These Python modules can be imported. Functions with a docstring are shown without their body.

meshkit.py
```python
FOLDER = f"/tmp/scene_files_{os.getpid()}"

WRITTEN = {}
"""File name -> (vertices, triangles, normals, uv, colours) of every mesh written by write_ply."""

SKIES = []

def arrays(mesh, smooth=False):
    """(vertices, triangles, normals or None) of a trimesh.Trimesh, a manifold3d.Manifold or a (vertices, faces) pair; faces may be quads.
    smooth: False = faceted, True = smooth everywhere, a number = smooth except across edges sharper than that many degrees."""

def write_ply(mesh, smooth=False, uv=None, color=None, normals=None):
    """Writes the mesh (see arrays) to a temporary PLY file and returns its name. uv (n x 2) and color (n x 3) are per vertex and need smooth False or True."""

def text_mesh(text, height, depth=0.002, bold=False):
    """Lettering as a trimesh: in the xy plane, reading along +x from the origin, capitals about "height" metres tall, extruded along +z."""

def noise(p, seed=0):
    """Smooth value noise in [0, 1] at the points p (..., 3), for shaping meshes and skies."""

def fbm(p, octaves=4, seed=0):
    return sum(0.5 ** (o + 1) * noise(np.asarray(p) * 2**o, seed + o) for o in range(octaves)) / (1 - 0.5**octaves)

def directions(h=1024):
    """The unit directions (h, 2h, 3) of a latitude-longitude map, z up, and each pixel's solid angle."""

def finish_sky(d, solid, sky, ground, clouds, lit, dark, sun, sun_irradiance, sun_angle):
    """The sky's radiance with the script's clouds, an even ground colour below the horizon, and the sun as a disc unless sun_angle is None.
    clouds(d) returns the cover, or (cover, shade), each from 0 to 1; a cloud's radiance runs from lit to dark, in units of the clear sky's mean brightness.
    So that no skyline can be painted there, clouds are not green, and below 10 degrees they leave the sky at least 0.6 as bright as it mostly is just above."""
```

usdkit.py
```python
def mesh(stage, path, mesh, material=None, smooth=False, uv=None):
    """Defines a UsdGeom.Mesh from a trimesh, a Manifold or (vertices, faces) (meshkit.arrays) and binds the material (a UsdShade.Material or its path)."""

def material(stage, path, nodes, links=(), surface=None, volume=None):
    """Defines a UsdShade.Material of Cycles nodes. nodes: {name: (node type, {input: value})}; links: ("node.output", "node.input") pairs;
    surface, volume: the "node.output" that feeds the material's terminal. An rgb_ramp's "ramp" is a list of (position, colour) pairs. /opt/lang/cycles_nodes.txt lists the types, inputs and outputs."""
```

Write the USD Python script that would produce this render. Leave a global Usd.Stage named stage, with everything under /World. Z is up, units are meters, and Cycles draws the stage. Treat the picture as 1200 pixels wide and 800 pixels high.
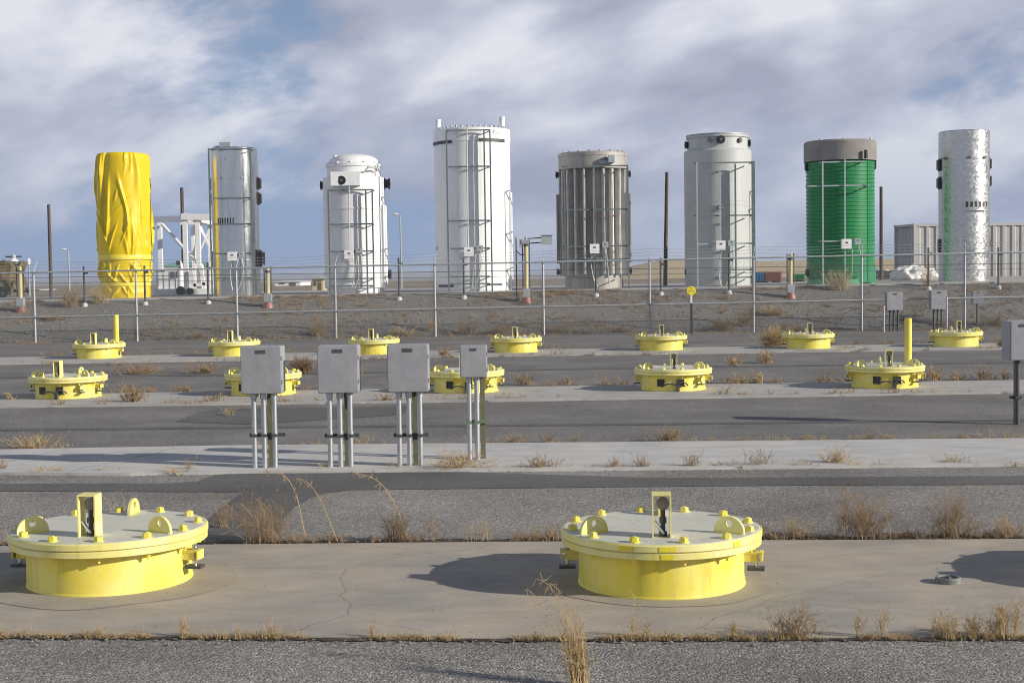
import math, random, numpy as np, trimesh, usdkit, meshkit
from pxr import Usd, UsdGeom, UsdLux, UsdShade, Gf, Sdf
import shapely.geometry as sg

stage = Usd.Stage.CreateInMemory()
UsdGeom.SetStageUpAxis(stage, UsdGeom.Tokens.z)
UsdGeom.SetStageMetersPerUnit(stage, 1.0)
world = UsdGeom.Xform.Define(stage, '/World')
stage.SetDefaultPrim(world.GetPrim())
UsdGeom.Scope.Define(stage, '/World/Looks')
rnd = random.Random(7)
rng = np.random.default_rng(7)

# ------------------------------------------------------------------ camera
FPX, HCAM = 1680.0, 2.0
PITCH, ROLL = math.atan(82 / FPX), math.radians(0.85)
CAM = np.array([0, 0, HCAM])
FW = np.array([0, math.cos(PITCH), -math.sin(PITCH)])
UP0 = np.array([0, math.sin(PITCH), math.cos(PITCH)])
X0 = np.array([1.0, 0, 0])
RT = X0 * math.cos(ROLL) - UP0 * math.sin(ROLL)
UP = UP0 * math.cos(ROLL) + X0 * math.sin(ROLL)
cam = UsdGeom.Camera.Define(stage, '/World/camera')
cam.CreateHorizontalApertureAttr(36.0); cam.CreateVerticalApertureAttr(24.0)
cam.CreateFocalLengthAttr(FPX / 1200 * 36.0)
cam.CreateClippingRangeAttr(Gf.Vec2f(0.1, 20000))
cam.CreateExposureAttr(0.22)
m = Gf.Matrix4d(*RT, 0, *UP, 0, *(-FW), 0, *CAM, 1)
cam.AddTransformOp().Set(m)

# ------------------------------------------------------------------ sky and sun
SUN_AZ, SUN_EL = math.radians(-22), math.radians(20.5)
SD = np.array([math.cos(SUN_EL) * math.cos(SUN_AZ), math.cos(SUN_EL) * math.sin(SUN_AZ), math.sin(SUN_EL)])
SKY = 0.070
CLOUD = (0.4, 6.3, 4.4)
usdkit.material(stage, '/World/Looks/sky', {
    'tc': ('texture_coordinate', {}),
    'sky': ('sky_texture', {'sky_type': 'single_scattering', 'sun_disc': False, 'sun_elevation': SUN_EL,
                            'sun_rotation': math.atan2(SD[0], SD[1]), 'altitude': 1500.0, 'aerosol_density': 0.3, 'ozone_density': 2.0}),
    'bg': ('background_shader', {'strength': SKY}),
    'sep': ('separate_xyz', {}),
    'rot': ('mapping', {'rotation': (0, 0.20, 0)}),
    'map1': ('mapping', {'scale': (1.0, 1.0, 2.2), 'location': CLOUD}),
    'map2': ('mapping', {'scale': (1.0, 1.0, 2.2), 'location': (CLOUD[0] + 0.03, CLOUD[1] - 0.01, CLOUD[2] + 0.075)}),
    'n1': ('noise_texture', {'scale': 4.6, 'detail': 12.0, 'roughness': 0.56, 'distortion': 0.15}),
    'n2': ('noise_texture', {'scale': 4.6, 'detail': 3.0, 'roughness': 0.5, 'distortion': 0.15}),
    'big': ('noise_texture', {'scale': 2.1, 'detail': 3.0, 'roughness': 0.5}),
    'bigr': ('map_range', {'from_min': 0.3, 'from_max': 0.7, 'to_min': -0.08, 'to_max': 0.08}),
    'hi': ('map_range', {'range_type': 'smoothstep', 'from_min': 0.005, 'from_max': 0.10, 'to_min': -0.07, 'to_max': 0.12, 'clamp': True}),
    'hi2': ('map_range', {'range_type': 'smoothstep', 'from_min': 0.20, 'from_max': 0.60, 'to_min': 0.0, 'to_max': -0.26, 'clamp': True}),
    'dens0': ('math', {'math_type': 'add'}), 'dens1': ('math', {'math_type': 'add'}), 'dens': ('math', {'math_type': 'add'}),
    'cov': ('map_range', {'range_type': 'smoothstep', 'from_min': 0.39, 'from_max': 0.54, 'to_min': 0.06, 'to_max': 0.96, 'clamp': True}),
    'dif': ('math', {'math_type': 'subtract'}),
    'shade': ('map_range', {'range_type': 'linear', 'from_min': -0.13, 'from_max': 0.13, 'to_min': 0.0, 'to_max': 1.0, 'clamp': True}),
    'ccol': ('rgb_ramp', {'ramp': [(0.0, (4.7, 4.95, 6.3)), (0.42, (6.1, 6.4, 7.8)), (0.75, (8.0, 8.3, 9.5)), (1.0, (9.6, 9.8, 10.4))]}),
    'low': ('map_range', {'range_type': 'smoothstep', 'from_min': 0.0, 'from_max': 0.40, 'to_min': 0.92, 'to_max': 0.0, 'clamp': True}),
    'bank': ('mix', {'mix_type': 'mix', 'color2': (3.1, 4.3, 6.9)}),
    'far': ('map_range', {'range_type': 'smoothstep', 'from_min': 0.0, 'from_max': 0.15, 'to_min': 0.55, 'to_max': 0.0, 'clamp': True}),
    'fmix': ('mix', {'mix_type': 'mix', 'color2': (3.7, 4.5, 6.3)}),
    'mix': ('mix', {'mix_type': 'mix'}),
}, [('sep.z', 'far.value'), ('far.result', 'fmix.fac'), ('ccol.color', 'fmix.color1'), ('tc.generated', 'sep.vector'), ('tc.generated', 'rot.vector'), ('rot.vector', 'map1.vector'), ('rot.vector', 'map2.vector'), ('map1.vector', 'big.vector'),
    ('map1.vector', 'n1.vector'), ('map2.vector', 'n2.vector'), ('sep.z', 'hi.value'), ('sep.z', 'hi2.value'), ('sep.z', 'low.value'),
    ('n1.fac', 'dens0.value1'), ('big.fac', 'bigr.value'), ('bigr.result', 'dens0.value2'), ('dens0.value', 'dens1.value1'), ('hi.result', 'dens1.value2'),
    ('dens1.value', 'dens.value1'), ('hi2.result', 'dens.value2'), ('dens.value', 'cov.value'),
    ('n1.fac', 'dif.value1'), ('n2.fac', 'dif.value2'), ('dif.value', 'shade.value'), ('shade.result', 'ccol.fac'),
    ('low.result', 'bank.fac'), ('sky.color', 'bank.color1'), ('bank.color', 'mix.color1'),
    ('cov.result', 'mix.fac'), ('fmix.color', 'mix.color2'), ('mix.color', 'bg.color')], surface='bg.background')
dome = UsdLux.DomeLight.Define(stage, '/World/sky')
dome.CreateIntensityAttr(1.0)
UsdShade.MaterialBindingAPI.Apply(dome.GetPrim()).Bind(UsdShade.Material.Get(stage, '/World/Looks/sky'))
dome.GetPrim().SetCustomDataByKey('kind', 'structure')
sun = UsdLux.DistantLight.Define(stage, '/World/sun')
sun.CreateNormalizeAttr(True); sun.CreateIntensityAttr(1.2); sun.CreateAngleAttr(0.5); sun.CreateColorAttr(Gf.Vec3f(1.0, 0.935, 0.84))
zx = np.cross([0, 0, 1.0], SD); zx /= np.linalg.norm(zx); zy = np.cross(SD, zx)
sun.AddTransformOp().Set(Gf.Matrix4d(*zx, 0, *zy, 0, *SD, 0, 0, 0, 30, 1))

# ------------------------------------------------------------------ helpers
def ray(px, py):
    return FW + RT * (px - 600) / FPX - UP * (py - 400) / FPX
def G(px, py, z=0.0):                      # the point at height z seen at this pixel of the photograph
    d = ray(px, py); t = (z - HCAM) / d[2]; return CAM + d * t
def AT(px, py, Y):                         # the point at distance Y seen at this pixel
    d = ray(px, py); return CAM + d * (Y / d[1])

names = {}
def numbered(name, parent='/World'):
    k = (parent, name); n = names.get(k, 0); names[k] = n + 1
    return name if n == 0 else f'{name}_{n:03d}'
def tag(p, label=None, cat=None, group=None, kind=None):
    p = p.GetPrim() if hasattr(p, 'GetPrim') else p
    for k, v in (('label', label), ('category', cat), ('group', group), ('kind', kind)):
        if v: p.SetCustomDataByKey(k, v)
    return p
def thing(name, label, cat, loc=(0, 0, 0), rotz=0.0, group=None):
    x = UsdGeom.Xform.Define(stage, '/World/' + numbered(name))
    x.AddTranslateOp().Set(Gf.Vec3d(*[float(c) for c in loc])); x.AddRotateZOp().Set(float(rotz))
    return tag(x, label, cat, group)
def obj(name, mesh, mat, parent=None, smooth=30, label=None, kind=None):
    pp = '/World' if parent is None else str(parent.GetPath())
    if isinstance(mesh, list): mesh = cat_(mesh)
    if isinstance(mat, str): mat = M[mat]
    me = usdkit.mesh(stage, pp + '/' + numbered(name, pp), mesh, mat, smooth=smooth)
    return tag(me, label=label, kind=kind)
def struct(name, mesh, mat, smooth=30, label=None):
    p = obj(name, mesh, mat, None, smooth); return tag(p, label=label, kind='structure')
def dup(root, loc, rotz, label, group=None, instance=True):
    cd = root.GetCustomData()
    name = root.GetName().rstrip('0123456789').rstrip('_')
    r = thing(name, label, cd['category'], loc, rotz, group or cd.get('group'))
    if 'xformOp:scale' in root.GetPropertyNames(): UsdGeom.Xformable(r).AddScaleOp().Set(Gf.Vec3f(0.965))
    r.GetReferences().AddInternalReference(root.GetPath())
    if instance: r.SetInstanceable(True)
    return r
def cat_(ms):
    vs, fs, o = [], [], 0
    for a in ms:
        v, f, _ = meshkit.arrays(a); vs.append(v); fs.append(f + o); o += len(v)
    return trimesh.Trimesh(np.vstack(vs), np.vstack(fs), process=False)
def box(c, s, rz=0.0, rx=0.0, ry=0.0):
    b = trimesh.creation.box(extents=s)
    R = np.eye(4)
    for a, ax in ((rx, (1, 0, 0)), (ry, (0, 1, 0)), (rz, (0, 0, 1))):
        if a: R = trimesh.transformations.rotation_matrix(a, ax) @ R
    b.apply_transform(R); b.apply_translation(c); return b
def bevbox(c, s, r, n=3, depth_r=None):
    """box with rounded corners in the xz plane and a softened front edge (front is -y)."""
    p = sg.box(-s[0]/2 + r, -s[2]/2 + r, s[0]/2 - r, s[2]/2 - r).buffer(r, quad_segs=n)
    e = depth_r if depth_r else r * 0.3
    lay = []
    for inset, y in ((0, s[1]/2), (0, -s[1]/2 + e), (e*0.3, -s[1]/2 + e*0.3), (e, -s[1]/2)):
        q = sg.box(-s[0]/2 + r, -s[2]/2 + r, s[0]/2 - r, s[2]/2 - r).buffer(r - inset, quad_segs=n)
        xy = np.array(q.exterior.coords)[:-1]
        lay.append(np.column_stack([xy[:, 0], np.full(len(xy), y), xy[:, 1]]))
    N = len(lay[0]); v = np.vstack(lay + [[[0, s[1]/2, 0]], [[0, -s[1]/2, 0]]]); f = []
    for k in range(3):
        for i in range(N):
            j = (i + 1) % N; a, b, cc, d = k*N+i, k*N+j, (k+1)*N+j, (k+1)*N+i
            f += [[a, cc, b], [a, d, cc]]
    for i in range(N):
        j = (i + 1) % N
        f += [[4*N, i, j], [4*N+1, 3*N+j, 3*N+i]]
    t = trimesh.Trimesh(v, f, process=False); t.fix_normals(); t.apply_translation(c); return t
def cyl(p0, p1, r, n=12, r1=None, caps=True):
    p0, p1 = np.asarray(p0, float), np.asarray(p1, float); r1 = r if r1 is None else r1
    d = p1 - p0; d = d / np.linalg.norm(d)
    a = np.cross(d, [0, 0, 1.0] if abs(d[2]) < .9 else [1.0, 0, 0]); a /= np.linalg.norm(a); b = np.cross(d, a)
    t = np.arange(n) * 2 * np.pi / n
    ring = np.cos(t)[:, None] * a + np.sin(t)[:, None] * b
    v = np.vstack([p0 + ring * r, p1 + ring * r1, [p0], [p1]]); f = []
    for i in range(n):
        j = (i + 1) % n
        f += [[i, j, n + j], [i, n + j, n + i]]
        if caps: f += [[2*n, j, i], [2*n+1, n+i, n+j]]
    return trimesh.Trimesh(v, f, process=False)
def pipe(pts, r, n=8):
    p = np.asarray(pts, float); K = len(p)
    t = np.gradient(p, axis=0); t /= np.linalg.norm(t, axis=1, keepdims=True) + 1e-12
    ref = np.array([0, 0, 1.0]) if np.abs(t[:, 2]).max() < .95 else np.array([0.31, 0.9, 0.29])
    a = np.cross(t, ref); a /= np.linalg.norm(a, axis=1, keepdims=True) + 1e-12; b = np.cross(t, a)
    ang = np.arange(n) * 2 * np.pi / n
    rr = np.broadcast_to(r, (K,))
    v = (p[:, None] + rr[:, None, None] * (np.cos(ang)[None, :, None] * a[:, None] + np.sin(ang)[None, :, None] * b[:, None])).reshape(-1, 3)
    f = []
    for k in range(K - 1):
        for i in range(n):
            j = (i + 1) % n
            f += [[k*n+i, k*n+j, (k+1)*n+j], [k*n+i, (k+1)*n+j, (k+1)*n+i]]
    c0, c1 = len(v), len(v) + 1
    v = np.vstack([v, p[:1], p[-1:]])
    for i in range(n):
        j = (i + 1) % n
        f += [[c0, j, i], [c1, (K-1)*n+i, (K-1)*n+j]]
    return trimesh.Trimesh(v, f, process=False)
def arc(p0, p1, p2, n=8):
    p0, p1, p2 = map(lambda q: np.asarray(q, float), (p0, p1, p2)); t = np.linspace(0, 1, n)[:, None]
    return (1-t)**2 * p0 + 2*t*(1-t) * p1 + t*t * p2
def lathe(prof, n=48):
    prof = np.asarray(prof, float); K = len(prof); t = np.arange(n) * 2 * np.pi / n
    v = np.stack([prof[:, None, 0] * np.cos(t), prof[:, None, 0] * np.sin(t), np.broadcast_to(prof[:, None, 1], (K, n))], -1).reshape(-1, 3)
    k, i = np.meshgrid(np.arange(K - 1), np.arange(n), indexing='ij'); j = (i + 1) % n
    a, b, c, d = k*n+i, k*n+j, (k+1)*n+j, (k+1)*n+i
    f = np.vstack([np.stack([a, b, c], -1).reshape(-1, 3), np.stack([a, c, d], -1).reshape(-1, 3)])
    ar = np.linalg.norm(np.cross(v[f[:, 1]] - v[f[:, 0]], v[f[:, 2]] - v[f[:, 0]]), axis=1)
    return trimesh.Trimesh(v, f[ar > 1e-12], process=False)
def prism(poly, depth, hole=None):
    p = sg.Polygon(poly, [h for h in (hole or [])]) if not isinstance(poly, sg.Polygon) else poly
    return trimesh.creation.extrude_polygon(p, depth, engine='earcut')
def move(me, t=(0, 0, 0), rz=0.0, rx=0.0):
    me = me.copy()
    if rx: me.apply_transform(trimesh.transformations.rotation_matrix(rx, (1, 0, 0)))
    if rz: me.apply_transform(trimesh.transformations.rotation_matrix(rz, (0, 0, 1)))
    me.apply_translation(t); return me
def sheet(poly_xy, z, seg=None):
    """a flat horizontal sheet of polygon outline"""
    p = sg.Polygon(poly_xy)
    v, f = trimesh.creation.triangulate_polygon(p, engine='earcut')
    v3 = np.column_stack([v, np.full(len(v), z)])
    t = trimesh.Trimesh(v3, f, process=False)
    if t.face_normals[:, 2].mean() < 0: t.invert()
    return t
def heightfield(xs, ys, zf):
    X, Y = np.meshgrid(xs, ys, indexing='ij'); Z = zf(X, Y)
    v = np.stack([X, Y, Z], -1).reshape(-1, 3); nx, ny = X.shape
    i, j = np.meshgrid(np.arange(nx-1), np.arange(ny-1), indexing='ij')
    a, b, c, d = i*ny+j, (i+1)*ny+j, (i+1)*ny+j+1, i*ny+j+1
    f = np.vstack([np.stack([a, b, c], -1).reshape(-1, 3), np.stack([a, c, d], -1).reshape(-1, 3)])
    return trimesh.Trimesh(v, f, process=False)

# ------------------------------------------------------------------ materials
M = {}
def mat(name, nodes, links, surface='p.BSDF', volume=None):
    M[name] = usdkit.material(stage, '/World/Looks/' + name, nodes, links, surface=surface); return M[name]
def plain(name, c1, c2=None, scale=6.0, rough=0.6, metallic=0.0, bump=0.0, bscale=60.0, detail=5.0, lo=0.35, hi=0.65, spec=0.5, fine=0.0, stretch=(1, 1, 1), rvar=0.0):
    c2 = c2 or tuple(0.85 * x for x in c1)
    nodes = {'tc': ('geometry', {}) , 'mp': ('mapping', {'scale': stretch}), 'n': ('noise_texture', {'scale': scale, 'detail': detail, 'roughness': 0.6}),
             'r': ('rgb_ramp', {'ramp': [(lo, c1), (hi, c2)]}),
             'p': ('principled_bsdf', {'roughness': rough, 'metallic': metallic, 'specular_ior_level': spec})}
    links = [('tc.position', 'mp.vector'), ('mp.vector', 'n.vector'), ('n.fac', 'r.fac')]
    col = 'r.color'
    if fine:
        nodes['n3'] = ('noise_texture', {'scale': bscale * 1.3, 'detail': 2.0, 'roughness': 0.7})
        nodes['mr'] = ('map_range', {'from_min': 0.3, 'from_max': 0.7, 'to_min': 1 - fine, 'to_max': 1 + fine})
        nodes['mu'] = ('mix', {'mix_type': 'multiply', 'fac': 1.0})
        links += [('tc.position', 'n3.vector'), ('n3.fac', 'mr.value'), (col, 'mu.color1'), ('mr.result', 'mu.color2')]
        col = 'mu.color'
    links.append((col, 'p.base_color'))
    if rvar:
        nodes['rr'] = ('map_range', {'from_min': 0.3, 'from_max': 0.7, 'to_min': max(0.02, rough - rvar), 'to_max': rough + rvar, 'clamp': True})
        links += [('n.fac', 'rr.value'), ('rr.result', 'p.roughness')]
    if bump:
        nodes['n2'] = ('noise_texture', {'scale': bscale, 'detail': 4.0, 'roughness': 0.6})
        nodes['b'] = ('bump', {'strength': 1.0, 'distance': bump})
        links += [('tc.position', 'n2.vector'), ('n2.fac', 'b.height'), ('b.normal', 'p.normal')]
    return mat(name, nodes, links)

# chip-seal asphalt: coloured stone chips of about a centimetre with relief, and broad tone changes
def asphalt(name, dark, light, tone=0.25, chip=95.0):
    mat(name, {
        'g': ('geometry', {}),
        'v': ('voronoi_texture', {'scale': chip}),
        'bw': ('rgb_to_bw', {}),
        'r': ('rgb_ramp', {'ramp': [(0.0, dark), (0.55, tuple(0.5 * (a + b) for a, b in zip(dark, light))), (0.85, light), (1.0, tuple(1.7 * x for x in light))]}),
        'n': ('noise_texture', {'scale': 0.55, 'detail': 7.0, 'roughness': 0.62}),
        'mr': ('map_range', {'from_min': 0.3, 'from_max': 0.7, 'to_min': 1 - tone, 'to_max': 1 + tone}),
        'mu': ('mix', {'mix_type': 'multiply', 'fac': 1.0}),
        'n2': ('noise_texture', {'scale': 22.0, 'detail': 3.0, 'roughness': 0.7}),
        'm2': ('map_range', {'from_min': 0.25, 'from_max': 0.75, 'to_min': 0.8, 'to_max': 1.2}),
        'mu2': ('mix', {'mix_type': 'multiply', 'fac': 1.0}),
        'b': ('bump', {'strength': 0.8, 'distance': 0.006, 'invert': True}),
        'p': ('principled_bsdf', {'roughness': 0.85, 'specular_ior_level': 0.3}),
    }, [('g.position', 'v.vector'), ('g.position', 'n.vector'), ('g.position', 'n2.vector'), ('v.color', 'bw.color'), ('bw.val', 'r.fac'),
        ('n.fac', 'mr.value'), ('r.color', 'mu.color1'), ('mr.result', 'mu.color2'), ('n2.fac', 'm2.value'), ('mu.color', 'mu2.color1'), ('m2.result', 'mu2.color2'),
        ('mu2.color', 'p.base_color'), ('v.distance', 'b.height'), ('b.normal', 'p.normal')])
asphalt('asphalt', (0.108, 0.102, 0.093), (0.365, 0.342, 0.308), tone=0.30, chip=78.0)
asphalt('asphalt_old', (0.096, 0.092, 0.085), (0.265, 0.254, 0.236), tone=0.28, chip=80.0)
asphalt('asphalt_patch', (0.095, 0.092, 0.088), (0.17, 0.165, 0.157), tone=0.25, chip=160.0)

# weathered concrete with stains, streaks and hairline cracks
def concrete(name, base, warm, grey, crack=1.0, cs=0.42):
    mat(name, {
        'g': ('geometry', {}),
        'n': ('noise_texture', {'scale': 0.9, 'detail': 8.0, 'roughness': 0.62, 'distortion': 0.6}),
        'r': ('rgb_ramp', {'ramp': [(0.28, grey), (0.48, base), (0.72, warm)]}),
        'mp': ('mapping', {'scale': (0.8, 1.8, 1)}),
        'n4': ('noise_texture', {'scale': 2.2, 'detail': 6.0, 'roughness': 0.65}),
        'm4': ('map_range', {'from_min': 0.3, 'from_max': 0.7, 'to_min': 0.84, 'to_max': 1.12}),
        'mu': ('mix', {'mix_type': 'multiply', 'fac': 1.0}),
        'n2': ('noise_texture', {'scale': 120.0, 'detail': 3.0, 'roughness': 0.7}),
        'm2': ('map_range', {'from_min': 0.3, 'from_max': 0.7, 'to_min': 0.88, 'to_max': 1.1}),
        'mu2': ('mix', {'mix_type': 'multiply', 'fac': 1.0}),
        'nd': ('noise_texture', {'scale': 3.0, 'detail': 4.0}),
        'mv': ('mix_vector', {'fac': 0.12}),
        'v': ('voronoi_texture', {'scale': cs, 'feature': 'distance_to_edge'}),
        'mc': ('map_range', {'from_min': 0.0006, 'from_max': 0.0026, 'to_min': 1 - 0.28 * crack, 'to_max': 1.0, 'clamp': True}),
        'mu3': ('mix', {'mix_type': 'multiply', 'fac': 1.0}),
        'b': ('bump', {'strength': 0.5, 'distance': 0.003}),
        'p': ('principled_bsdf', {'roughness': 0.85, 'specular_ior_level': 0.3}),
    }, [('g.position', 'n.vector'), ('g.position', 'mp.vector'), ('mp.vector', 'n4.vector'), ('g.position', 'n2.vector'), ('g.position', 'nd.vector'),
        ('g.position', 'mv.a'), ('nd.color', 'mv.b'), ('mv.result', 'v.vector'), ('v.distance', 'mc.value'),
        ('n.fac', 'r.fac'), ('r.color', 'mu.color1'), ('n4.fac', 'm4.value'), ('m4.result', 'mu.color2'), ('n2.fac', 'm2.value'), ('mu.color', 'mu2.color1'), ('m2.result', 'mu2.color2'),
        ('mu2.color', 'mu3.color1'), ('mc.result', 'mu3.color2'), ('mu3.color', 'p.base_color'), ('n2.fac', 'b.height'), ('b.normal', 'p.normal')])
concrete('concrete_tan', (0.375, 0.335, 0.28), (0.46, 0.38, 0.285), (0.30, 0.285, 0.255))
concrete('concrete_light', (0.50, 0.49, 0.465), (0.52, 0.49, 0.44), (0.42, 0.415, 0.40), cs=0.3)
concrete('concrete_stain', (0.345, 0.31, 0.26), (0.40, 0.34, 0.265), (0.27, 0.255, 0.225), crack=0)
concrete('concrete_grey', (0.40, 0.385, 0.36), (0.43, 0.40, 0.36), (0.32, 0.315, 0.30), crack=0)

def paint(name, c1, c2, c3, scale=3.0, rough=0.45, chip=None, dust=0.0):
    """old paint: two tones of fading, scuffs, chips to primer, grime running down the sides and dust lying on level faces"""
    nodes = {
        'g': ('geometry', {}), 'oi': ('object_info', {}), 'sn': ('separate_xyz', {}),
        'n': ('noise_texture', {'scale': scale, 'detail': 6.0, 'roughness': 0.6, 'distortion': 0.4}),
        'r': ('rgb_ramp', {'ramp': [(0.35, c1), (0.65, c2)]}),
        'n2': ('noise_texture', {'scale': 28.0, 'detail': 6.0, 'roughness': 0.75}),
        'm2': ('map_range', {'from_min': 0.58, 'from_max': 0.78, 'to_min': 0.0, 'to_max': 0.65, 'clamp': True}),
        'mu': ('mix', {'mix_type': 'mix', 'color2': c3}),
        'mp': ('mapping', {'scale': (9.0, 9.0, 0.9)}), 'n3': ('noise_texture', {'scale': 1.6, 'detail': 5.0, 'roughness': 0.6}),
        'm3': ('map_range', {'from_min': 0.54, 'from_max': 0.75, 'to_min': 0.0, 'to_max': 0.38, 'clamp': True}),
        'mg': ('mix', {'mix_type': 'mix', 'color2': tuple(0.62 * x for x in c3)}),
        'mv': ('map_range', {'from_min': 0.0, 'from_max': 1.0, 'to_min': 0.93, 'to_max': 1.05}),
        'hv': ('hsv', {'fac': 1.0}),
        'b': ('bump', {'strength': 0.3, 'distance': 0.0015}),
        'p': ('principled_bsdf', {'roughness': rough}),
    }
    links = [('g.position', 'n.vector'), ('g.position', 'n2.vector'), ('g.position', 'mp.vector'), ('mp.vector', 'n3.vector'), ('n.fac', 'r.fac'), ('r.color', 'mu.color1'), ('n2.fac', 'm2.value'), ('m2.result', 'mu.fac'),
             ('mu.color', 'mg.color1'), ('n3.fac', 'm3.value'), ('m3.result', 'mg.fac'), ('oi.random', 'mv.value'), ('mv.result', 'hv.value'), ('n2.fac', 'b.height'), ('b.normal', 'p.normal')]
    col = 'mg.color'
    if chip:
        nodes['n5'] = ('noise_texture', {'scale': 11.0, 'detail': 8.0, 'roughness': 0.72}); nodes['m5'] = ('map_range', {'from_min': 0.655, 'from_max': 0.67, 'to_min': 0.0, 'to_max': 0.9, 'clamp': True})
        nodes['mc'] = ('mix', {'mix_type': 'mix', 'color2': chip})
        links += [('g.position', 'n5.vector'), ('n5.fac', 'm5.value'), ('m5.result', 'mc.fac'), (col, 'mc.color1')]; col = 'mc.color'
    links += [(col, 'hv.color'), ('hv.color', 'p.base_color')]
    mat(name, nodes, links)
paint('yellow_paint', (0.72, 0.60, 0.055), (0.75, 0.67, 0.20), (0.50, 0.42, 0.12), chip=(0.55, 0.50, 0.38))
paint('yellow_pale', (0.76, 0.71, 0.33), (0.75, 0.66, 0.16), (0.55, 0.47, 0.18), scale=5.0, chip=(0.74, 0.58, 0.03))
paint('lid_cream', (0.60, 0.585, 0.47), (0.54, 0.53, 0.45), (0.45, 0.42, 0.30), scale=4.0, rough=0.55, chip=(0.66, 0.58, 0.20))
paint('box_grey', (0.27, 0.27, 0.285), (0.315, 0.315, 0.327), (0.36, 0.36, 0.365), scale=9.0, rough=0.5)
paint('white_paint', (0.80, 0.80, 0.79), (0.76, 0.755, 0.74), (0.55, 0.53, 0.48), scale=2.0, rough=0.4)
paint('cask_grey', (0.47, 0.48, 0.46), (0.43, 0.44, 0.425), (0.36, 0.36, 0.34), scale=1.5, rough=0.45)
paint('green_paint', (0.010, 0.165, 0.05), (0.013, 0.20, 0.062), (0.03, 0.15, 0.06), scale=2.0, rough=0.4)
paint('green_pale', (0.06, 0.34, 0.15), (0.08, 0.38, 0.18), (0.10, 0.28, 0.15), scale=2.0, rough=0.45)
paint('container_grey', (0.40, 0.40, 0.39), (0.36, 0.355, 0.345), (0.30, 0.25, 0.20), scale=1.2, rough=0.55)
paint('red_paint', (0.31, 0.11, 0.085), (0.27, 0.12, 0.095), (0.28, 0.17, 0.13), scale=6.0)
paint('blue_paint', (0.04, 0.16, 0.33), (0.05, 0.19, 0.36), (0.1, 0.15, 0.2), scale=3.0)
paint('tan_paint', (0.58, 0.49, 0.24), (0.50, 0.43, 0.23), (0.35, 0.30, 0.18), scale=5.0)
paint('sign_yellow', (0.78, 0.64, 0.02), (0.74, 0.62, 0.03), (0.5, 0.42, 0.05), scale=6.0)
plain('galvanised', (0.52, 0.54, 0.55), (0.40, 0.42, 0.43), scale=14.0, rough=0.42, metallic=0.75, rvar=0.1)
plain('galvanised_dull', (0.42, 0.44, 0.45), (0.33, 0.35, 0.36), scale=10.0, rough=0.55, metallic=0.4)
plain('stub_grey', (0.13, 0.145, 0.135), (0.2, 0.21, 0.195), scale=30.0, rough=0.7)
plain('dark_steel', (0.045, 0.048, 0.05), (0.075, 0.072, 0.068), scale=12.0, rough=0.5)
plain('frame_steel', (0.15, 0.19, 0.195), (0.11, 0.135, 0.14), scale=6.0, rough=0.5, metallic=0.2)
plain('frame_pale', (0.40, 0.44, 0.43), (0.33, 0.37, 0.365), scale=6.0, rough=0.5, metallic=0.2)
plain('black_rubber', (0.018, 0.018, 0.02), (0.035, 0.034, 0.033), scale=10.0, rough=0.5)
plain('bright_steel', (0.68, 0.68, 0.66), (0.5, 0.5, 0.49), scale=30.0, rough=0.25, metallic=1.0)
plain('old_steel', (0.27, 0.245, 0.22), (0.18, 0.165, 0.15), scale=25.0, rough=0.55, metallic=0.5)
plain('wood_post', (0.15, 0.145, 0.085), (0.11, 0.105, 0.065), scale=8.0, rough=0.8, stretch=(8, 8, 1))
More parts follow.
